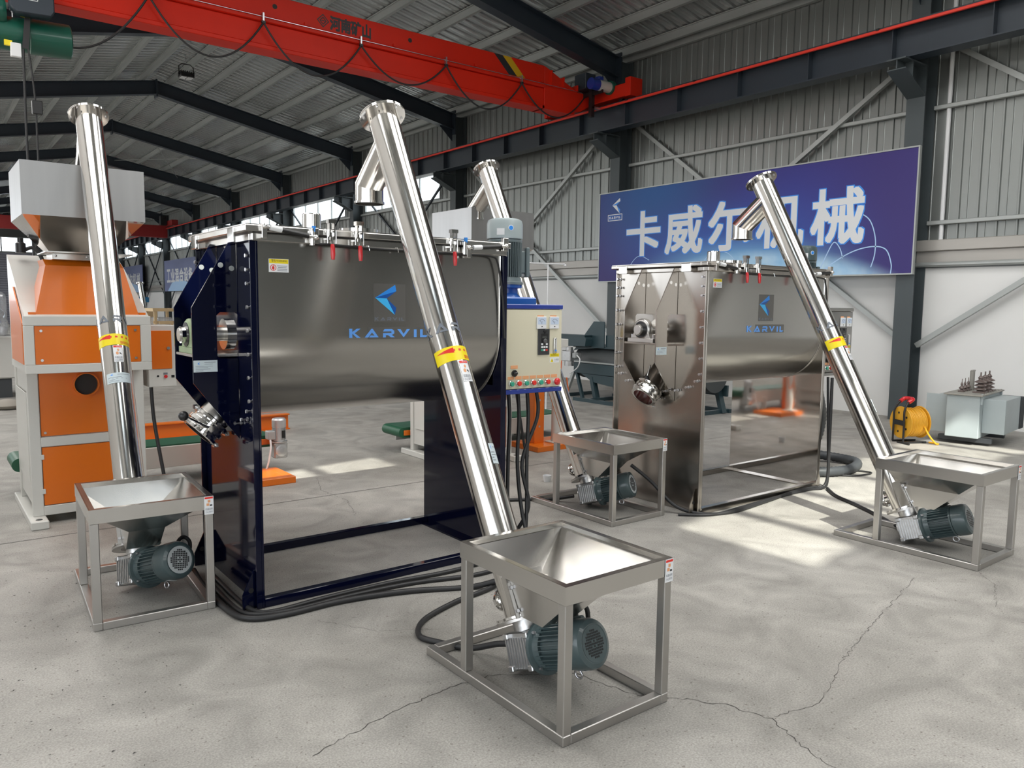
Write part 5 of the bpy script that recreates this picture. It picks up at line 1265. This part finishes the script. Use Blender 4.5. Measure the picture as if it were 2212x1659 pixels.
# plastic wrapped machine at the far left
wm = thing('wrapped_machine', 'pale machine wrapped in clear plastic film at the far left', 'machine', (-.2, 15.2, 0))
MB().box(.0,1.52,0,1.2,.32,1.02).build('cabinet', cream, wm, bevel=.02); MB().box(.06,1.46,.06,1.14,0,.32).build('base_frame', trdark, wm, smooth=None); MB().box(.1,1.35,.1,1.0,1.02,1.45).build('upper_housing', trdark, wm, bevel=.03)
MB().box(.05,1.45,.03,1.1,1.00,1.75).build('plastic_film', film, wm, bevel=.12, seg=3)
bg_ = thing('plastic_bag', 'blue-tinted clear plastic bag sitting on the wrapped machine', 'bag', (.98, 15.1, 1.06))
MB().lathe([(.02,0),(.20,.02),(.26,.16),(.20,.38),(.06,.56),(.10,.66),(.02,.68)], n=18).build('bag_film', film, bg_, smooth=60)
bg_.location = (.98, 14.9, 1.03); wm.location = (-.2, 15.2, 0)
sk = thing('sack', 'dusty brown sack lying on the floor at the far left', 'sack', (1.05, 13.6, 0))
MB().lathe([(.02,0),(.15,.01),(.19,.06),(.15,.12),(.05,.15),(.01,.155)], n=16).build('sack_body', canvas, sk, smooth=60); MB().box(.05,.30,-.08,.06,.0,.08).build('sack_flap', canvas, sk, bevel=.03, seg=2)
gc = thing('paper_cup', 'small white paper cup on the floor under the cream cabinet', 'cup', (4.55, 5.35, 0))
MB().lathe([(.03,0),(.04,.06),(.037,.06),(.028,.01)], n=20, cap1=False).build('cup_body', whitep, gc, smooth=30)

# ------------------------------------------------------------------ cables on the floor
def cable(label, pts, r=.014, grp=None):
    o = thing('power_cable', label, 'cable', (pts[0][0], pts[0][1], 0))
    q = [(p[0]-pts[0][0], p[1]-pts[0][1], p[2] if len(p) > 2 else r) for p in pts]
    MB().tube(catmull(q, 8), r, 10).build('cable_sheath', rubber, o, smooth=60); return o
cable('thick black cable curving along the floor past the navy mixer\'s front rail', [(2.66,3.35,.10),(2.45,3.50),(2.10,3.66),(1.75,3.74),(1.45,3.74),(1.28,3.79),(1.22,3.95),(1.22,4.4),(1.25,4.7)], .016)
cable('second black cable lying beside the first along the navy mixer front', [(3.0,3.72),(2.6,3.66),(2.2,3.76),(1.80,3.79),(1.50,3.78),(1.31,3.84),(1.26,4.0),(1.27,4.5)], .013)
cable('third black cable against the foot of the navy mixer\'s left plate', [(2.9,3.84),(2.5,3.80),(2.1,3.84),(1.7,3.84),(1.42,3.82),(1.33,3.88),(1.31,4.1),(1.32,4.6)], .013)
cable('black cable looping from the front feeder\'s gearbox across the bare floor', [(2.08,2.56,.11),(2.03,2.70,.08),(1.97,2.85,.02),(1.90,2.99),(1.86,3.12),(1.98,3.27),(2.25,3.38),(2.55,3.45),(2.85,3.68),(3.06,4.05)], .014)
for i, (x0, x1, y1) in enumerate(((3.05,3.06,3.95),(3.12,3.02,3.80),(3.20,3.16,3.86),(3.28,3.17,3.92),(3.36,3.12,4.02))):
    cable(['black cable hanging straight under the cream cabinet\'s left edge','black cable hanging under the cream cabinet and bending to the navy plate','black cable hanging under the middle of the cream cabinet','black cable pair strand hanging under the cream cabinet\'s right half','black cable sweeping back under the cream cabinet\'s right edge'][i],
          [(x0,4.08,1.03),(x0+.005,4.07,.85),(x0-.02 if i != 4 else x0-.14,4.05,.55),((x0+x1)/2,4.0,.25),(x1,y1+.02,.03),(x1-.02,y1-.05,.014)], .013)
cable('black cable crossing the floor to the feeder beside the stainless mixer', [(3.25,4.8,.50),(3.35,4.95,.10),(3.55,5.05),(3.85,4.95),(4.10,4.80),(4.22,4.62,.06)], .014)
cable('black cable falling from the middle feeder\'s motor and running along the stainless mixer', [(4.46,4.22,.36),(4.56,4.10,.24),(4.66,3.92,.06),(4.80,3.74),(5.05,3.66),(5.5,3.70),(6.0,3.76),(6.30,3.76),(6.44,3.70,.05),(6.46,3.70,.4),(6.47,3.71,1.0)], .014)
cable('second black cable along the foot of the stainless mixer', [(4.62,3.86),(4.85,3.70),(5.2,3.71),(5.7,3.74),(6.2,3.74),(6.38,3.70),(6.50,3.72,.08),(6.50,3.74,.5),(6.52,3.78,1.0)], .012)
cable('black cable crossing the sunlit floor to the right feeder', [(6.40,3.66),(6.20,3.46),(6.05,3.20),(5.85,2.90),(5.62,2.64,.03),(5.45,2.55,.09)], .014)
